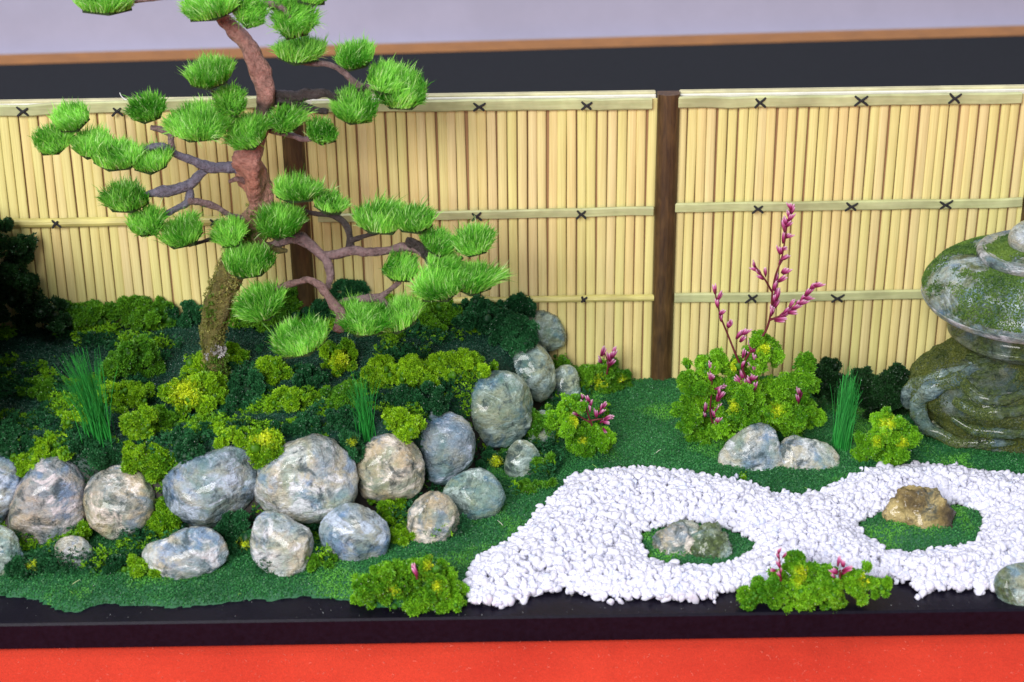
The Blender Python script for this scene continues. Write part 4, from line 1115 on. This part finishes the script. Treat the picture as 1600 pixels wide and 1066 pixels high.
sprig('single pink bud cluster at the right side of the large shrub', [[(1246, 638), (1250, 615)]], along([(1248, 632), (1252, 602)], 5, 8, .9), float(hit(1250, 690)[1]) - 0.3, 3)
sprig('small pink sprig on the shrub by the middle fence post', [[(948, 585), (950, 568), (944, 550)], [(950, 575), (962, 562)]], along([(942, 572), (938, 552)], 2, -12, .9) + along([(950, 578), (958, 552)], 5, 25, .9), float(hit(945, 612)[1]) - 0.25, 4)
sprig('spreading pink sprig on the shrub right of the boulder wall', [[(925, 665), (918, 645), (914, 630)], [(925, 662), (905, 650), (898, 642)], [(920, 658), (940, 655), (945, 662)]],
      along([(906, 652), (898, 640)], 2, -40, .9) + along([(915, 648), (910, 620)], 4, -8, .9) + along([(922, 648), (922, 624)], 3, 12, .9) + along([(930, 655), (942, 636)], 4, 20, .9) + along([(936, 662), (948, 652)], 4, 60, .9) + [(942, 668, 150, .8)], float(hit(910, 700)[1]) - 0.45, 5, fs=0.78)
sprig('lone pink bud in the shrub at the board front left of gravel', [[(652, 905), (648, 896)]], along([(654, 904), (646, 892)], 2, -30, .8), float(on_z(643, 945, 0)[1]) - 0.35, 6)
sprig('thin red pink sprig on left side of the gravel edge shrub', [[(1220, 908), (1219, 885), (1217, 865)]], along([(1221, 906), (1216, 862)], 6, -5, .6) + [(1213, 892, -60, .6), (1222, 872, 40, .6)], float(on_z(1270, 945, 0)[1]) - 0.1, 7, fs=0.9)
sprig('open red pink bud on right side of the gravel edge shrub', [[(1312, 905), (1313, 890)]], along([(1310, 902), (1308, 880)], 2, -12, .8) + along([(1314, 900), (1318, 884)], 3, 25, .8) + [(1306, 904, -40, .5)], float(on_z(1300, 945, 0)[1]) - 0.15, 8)

# ------------------------------------------------------------------ grass tufts
def tuft(label, u, v, tu, tv, wpx, n, seed, spread):
    g = np.random.default_rng(seed); bpt = hit(u, v); s = scale_at(bpt); mb = MB(); Hh = (v - tv) * s / math.cos(R(27))
    for k in range(n):
        b = np.array((g.normal(0, wpx * s * 0.35), g.normal(0, 0.10), -0.05)); sp = g.normal(0, 1)
        h_ = Hh * g.uniform(0.5, 1.0); top = b + np.array(((tu - u) * s * g.uniform(0.4, 1.2) + sp * spread * s * 0.5, g.normal(0, 0.25), h_))
        ts = np.linspace(0, 1, 6); P = np.array([b * (1 - t) + top * t + np.array((0, 0, 0.15 * math.sin(math.pi * t))) + np.array(((top[0] - b[0]) * (t * t - t) * 0.5, 0, 0)) for t in ts])
        c = pick_pal(1, (0.01, 0.16, 0.025), (0.05, 0.46, 0.07), g)[0]
        tube(mb, P, np.linspace(0.012, 0.004, 6), 3, c, cap=False)
    o = mb.build('grass_tuft', M_GRASS); o.location = bpt
    return tag(o, label, 'grass tuft', 'thin upright grass tufts')


tuft('tall bright grass tuft leaning left in the dark part of the bed', 160, 690, 136, 545, 22, 230, 1, 26)
tuft('thin dark grass tuft in the middle of the raised bed', 574, 684, 563, 585, 16, 90, 2, 18)
tuft('upright grass tuft on the lawn between shrub and stone lantern', 1314, 700, 1322, 580, 16, 220, 3, 12)

# ------------------------------------------------------------------ stone lantern
LY = -3.15; LX = float(on_y(1603, 458, LY)[0])
lan = empty('stone_lantern', (LX, LY, 0.08), 'glossy mossy stone lantern with domed round roof cut by the right frame edge', 'lantern')
def zat(v): return float(on_y(1603, v, LY)[2]) - 0.08
s0 = scale_at((LX, LY, 4))


def lathe(name, prof, mat_, sy=1.0, seg=72, seed=0, amp=0.02, lob=0, lobamp=0.0, tint=(1, 1, 1), parent=None):
    prof = smooth_path([(r, z) for r, z in prof], 6); n = len(prof)
    a = np.arange(seg) * 2 * math.pi / seg; V = []
    for r, z in prof:
        rr = r * (1 + lobamp * np.cos(lob * a) * min(1, r))
        V.append(np.column_stack([rr * np.cos(a), rr * np.sin(a) * sy, np.full(seg, z)]))
    V = np.concatenate(V); V += (V / (np.linalg.norm(V, axis=1)[:, None] + 1e-6)) * (amp * fbm(V * 1.7, seed) + amp * 0.4 * fbm(V * 6, seed + 1))[:, None]
    i, j = np.meshgrid(np.arange(n - 1), np.arange(seg), indexing='ij'); i = i.ravel(); j = j.ravel(); k = (j + 1) % seg
    mb = MB(); mb.add(V, np.stack([i * seg + j, i * seg + k, (i + 1) * seg + k, (i + 1) * seg + j], 1), tint)
    mb.add(V[-seg:], [tuple(range(seg))]); mb.add(V[:seg], [tuple(range(seg))[::-1]])
    return mb.build(name, mat_, parent or lan, smooth=True), V


zr = zat(455); rr = 159 * s0
_pf = [(1.5, zr - 0.50), (2.3, zr - 0.47), (rr * 0.92, zr - 0.40), (rr * 0.985, zr - 0.22), (rr, zr - 0.02), (rr * 0.975, zr + 0.22), (rr * 0.88, zr + 0.57), (rr * 0.72, zr + 0.86), (rr * 0.58, zr + 0.96), (rr * 0.40, zr + 0.98)]
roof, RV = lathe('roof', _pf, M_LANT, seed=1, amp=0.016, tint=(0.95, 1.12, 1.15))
lathe('roof_rim', [(rr * 0.90, zr - 0.44), (rr * 0.955, zr - 0.36), (rr * 0.985, zr - 0.27), (rr * 1.004, zr - 0.16), (rr * 0.992, zr - 0.14)], M_PALE, seed=1, amp=0.016)
z2 = zat(394); r2 = 78 * s0
_ut, TV = lathe('upper_tier', [(r2 * 0.6, z2 - 0.3), (r2 * 0.9, z2 - 0.24), (r2 * 0.98, z2 - 0.12), (r2, z2 - 0.02), (r2 * 0.95, z2 + 0.06), (r2 * 0.86, z2 + 0.05), (r2 * 0.6, z2 + 0.12), (r2 * 0.4, z2 + 0.2)], M_LANT, seed=2, amp=0.012, tint=(1.1, 1.2, 1.2))
lathe('tier_rim', [(r2 * 0.94, z2 - 0.28), (r2 * 1.03, z2 - 0.14), (r2 * 1.05, z2 - 0.01), (r2 * 0.99, z2 + 0.10), (r2 * 0.89, z2 + 0.075)], M_PALE, seed=2, amp=0.012)
zf = zat(392)
lathe('finial', [(0.42, zf - .05), (0.60, zf + 0.12), (0.65, zf + 0.34), (0.56, zf + 0.58), (0.36, zf + 0.78), (0.14, zf + 0.9), (0.02, zf + 0.92)], M_PALE, seed=3, amp=0.012, tint=(1.1, 1.2, 1.25), seg=40)
zn = zat(512); rn = 113 * s0
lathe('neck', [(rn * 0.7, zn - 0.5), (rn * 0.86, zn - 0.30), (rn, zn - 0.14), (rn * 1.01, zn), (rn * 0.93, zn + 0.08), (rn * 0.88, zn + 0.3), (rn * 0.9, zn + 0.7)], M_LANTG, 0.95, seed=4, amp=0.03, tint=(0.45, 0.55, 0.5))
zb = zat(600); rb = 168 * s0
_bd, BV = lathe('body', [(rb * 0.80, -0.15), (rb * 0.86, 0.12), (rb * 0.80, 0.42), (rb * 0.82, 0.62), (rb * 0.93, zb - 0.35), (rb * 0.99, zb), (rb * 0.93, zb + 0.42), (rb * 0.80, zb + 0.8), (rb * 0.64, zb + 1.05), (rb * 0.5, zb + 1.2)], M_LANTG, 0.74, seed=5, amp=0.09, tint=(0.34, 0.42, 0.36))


FOLDV = []


def fold(pts, r, tint=(0.45, 0.60, 0.58), name='fold', mat_=None):
    """raised ridge running over the body: points are (angle deg, z, radius factor)"""
    P = []
    for a, z, k in pts:
        a = R(a); P.append((rb * k * math.cos(a), rb * 0.74 * k * math.sin(a), z))
    S = smooth_path(P, 7); n = len(S); w = np.sin(np.linspace(0.35, math.pi - 0.35, n)) ** 0.6
    mb = MB(); FV = tube(mb, S, r * w, 16, tint, 0.34, int(abs(pts[0][0])), 2.6, flat=0.8); FOLDV.append(FV); mb.build(name, mat_ or (M_LANT if name == 'leg' else M_LANTG), lan, smooth=True)


fold([(214, zb + 1.0, 0.60), (206, zb + 0.72, 0.84), (196, zb + 0.3, 1.02), (190, zb - 0.15, 1.05), (188, zb - 0.5, 1.01)], 0.24, (0.55, 0.72, 0.68), name='leg')
fold([(222, zb + 1.0, 0.60), (215, zb + 0.68, 0.86), (206, zb + 0.25, 1.04), (202, zb - 0.3, 1.05), (206, zb - 0.75, 1.0), (222, zb - 1.0, 0.93)], 0.25, (0.5, 0.68, 0.64), name='leg')
fold([(222, zb + 0.75, 0.82), (236, zb + 0.5, 0.93), (250, zb + 0.52, 0.93), (266, zb + 0.68, 0.84), (285, zb + 0.7, 0.82)], 0.17)
fold([(224, zb + 0.3, 0.99), (240, zb + 0.12, 1.0), (256, zb + 0.22, 0.98), (272, zb + 0.42, 0.93), (290, zb + 0.4, 0.93)], 0.16)
fold([(224, zb - 0.25, 0.98), (238, zb - 0.48, 0.95), (256, zb - 0.45, 0.96), (275, zb - 0.40, 0.97), (292, zb - 0.4, 0.97)], 0.15)
fold([(206, 0.55, 0.93), (215, 0.32, 0.92), (226, 0.22, 0.92), (240, 0.30, 0.90)], 0.16, (0.9, 0.9, 0.8))
fold([(238, 0.18, 0.90), (248, 0.36, 0.88), (262, 0.40, 0.86)], 0.12)
# moss fuzz on roof and body
g = np.random.default_rng(66)
for nm, VV, cnt, lo_, hi_, thr, zmin in (('roof_moss', RV, 90000, (0.016, 0.060, 0.010), (0.105, 0.20, 0.022), 0.16, zr + 0.02), ('tier_moss', TV, 60000, (0.02, 0.07, 0.010), (0.12, 0.20, 0.025), -0.05, z2 + 0.068), ('body_moss', BV, 110000, (0.020, 0.040, 0.008), (0.13, 0.15, 0.025), -0.28, -1)):
    idx = g.integers(0, len(VV) - 73, cnt); tq, tw = g.random((2, cnt, 1)); P = (VV[idx] * (1 - tq) + VV[idx + 1] * tq) * (1 - tw) + (VV[idx + 72] * (1 - tq) + VV[idx + 73] * tq) * tw; okk = np.linalg.norm(VV[idx] - VV[idx + 73], axis=1) < 0.6; P = P[okk] * 1.003; cnt = len(P)
    ok = (P[:, 2] > zmin) & (fbm(P * 1.0, 91, 4) + g.normal(0, .12, cnt) > thr); P = P[ok]; n = len(P); Nn = np.column_stack([P[:, 0] * 0.4, P[:, 1] * 0.4, np.full(n, 0.8)]) + g.normal(0, 0.6, (n, 3))
    mb = MB(); scatter(mb, TET, TETF, P, rand_rot(n, g), g.uniform(0.012, 0.032, n), pick_pal(n, lo_, hi_, g, np.clip(0.5 + 0.4 * fbm(P * 2.2, 5) + g.normal(0, .22, n), 0, 1))); tag(mb.build(nm, M_FLOCK, lan), kind='stuff')

VV = np.concatenate(FOLDV); idx = g.integers(0, len(VV) - 17, 42000); tq, tw = g.random((2, 42000, 1))
P = (VV[idx] * (1 - tq) + VV[idx + 1] * tq) * (1 - tw) + (VV[idx + 16] * (1 - tq) + VV[idx + 17] * tq) * tw
ok = (np.linalg.norm(VV[idx] - VV[idx + 17], axis=1) < 0.5) & (fbm(P * 1.5, 191, 4) + g.normal(0, .15, 42000) > 0.08); P = P[ok]; n = len(P)
mb = MB(); scatter(mb, TET, TETF, P, rand_rot(n, g), g.uniform(0.012, 0.03, n), pick_pal(n, (0.02, 0.045, 0.010), (0.12, 0.16, 0.03), g)); tag(mb.build('fold_moss', M_FLOCK, lan), kind='stuff')

# ------------------------------------------------------------------ small loose bits
p = [(*on_y(u, v, 0.1), 0) for u, v in ((203, 158), (196, 156), (190, 151), (187, 145))]
c0 = np.array(p[0][:3]); mb = MB(); tube(mb, smooth_path(np.array(p), 4)[:, :3] - c0, np.linspace(0.022, 0.012, 13), 5, (0.75, 0.75, 0.74), cap=True)
o = mb.build('thread', M_FLOCK, smooth=True); o.location = c0; tag(o, 'short white thread curling up from the left fence top', 'thread')
g = np.random.default_rng(31); mb = MB()                                   # loose fibres shed from the static grass
for k in range(46):
    u, v = g.uniform(20, 1500), g.uniform(600, 940); q = hit(u, v)
    if inside(q[None], GR)[0]: continue
    a = g.uniform(0, 6.28); l = g.uniform(0.15, 0.35); d = np.array((math.cos(a), math.sin(a), g.uniform(-.1, .3))) * l
    Q3 = np.array([q + d * t + np.array((0, 0, 0.07 + 0.05 * math.sin(3.1 * t))) for t in (-.5, -.15, .15, .5)])
    tube(mb, Q3, [0.006, 0.009, 0.009, 0.005], 4, ((0.45, 0.55, 0.25), (0.25, 0.5, 0.1), (0.6, 0.62, 0.5))[k % 3], cap=False)
tag(mb.build('loose_fibres', M_GRASS), kind='stuff')
# light blocker added unseen outside the left frame edge to shade the bed corner
V_, F_ = ICO[4]
W = V_ * np.array((6.6, 6.0, 3.9)); W += V_ * (0.5 * fbm(V_ * 2.2, 12) + 0.2 * fbm(V_ * 6, 2))[:, None]; W += np.array((-18.9, -5.2, 4.1))
W[:, 2] = np.where(W[:, 2] < 3, W[:, 2] - 1.2, W[:, 2]); W[:, 1] = np.minimum(W[:, 1], -0.35)
edge = -(PW / 2) / F * ((W - CAM) @ FWD) - 0.12 - 0.2 * np.abs(fbm(W * 0.8, 3)); W[:, 0] = np.minimum(W[:, 0], edge)
W[:, 2] = np.maximum(W[:, 2], -0.02)
mb = MB(); mb.add(W, F_, (0.4, 0.45, 0.4)); o = mb.build('shade_blocker', M_ROCKM, smooth=True)
tag(o, 'unseen rock shaped blocker added to shade the left end of the bed', 'rock')
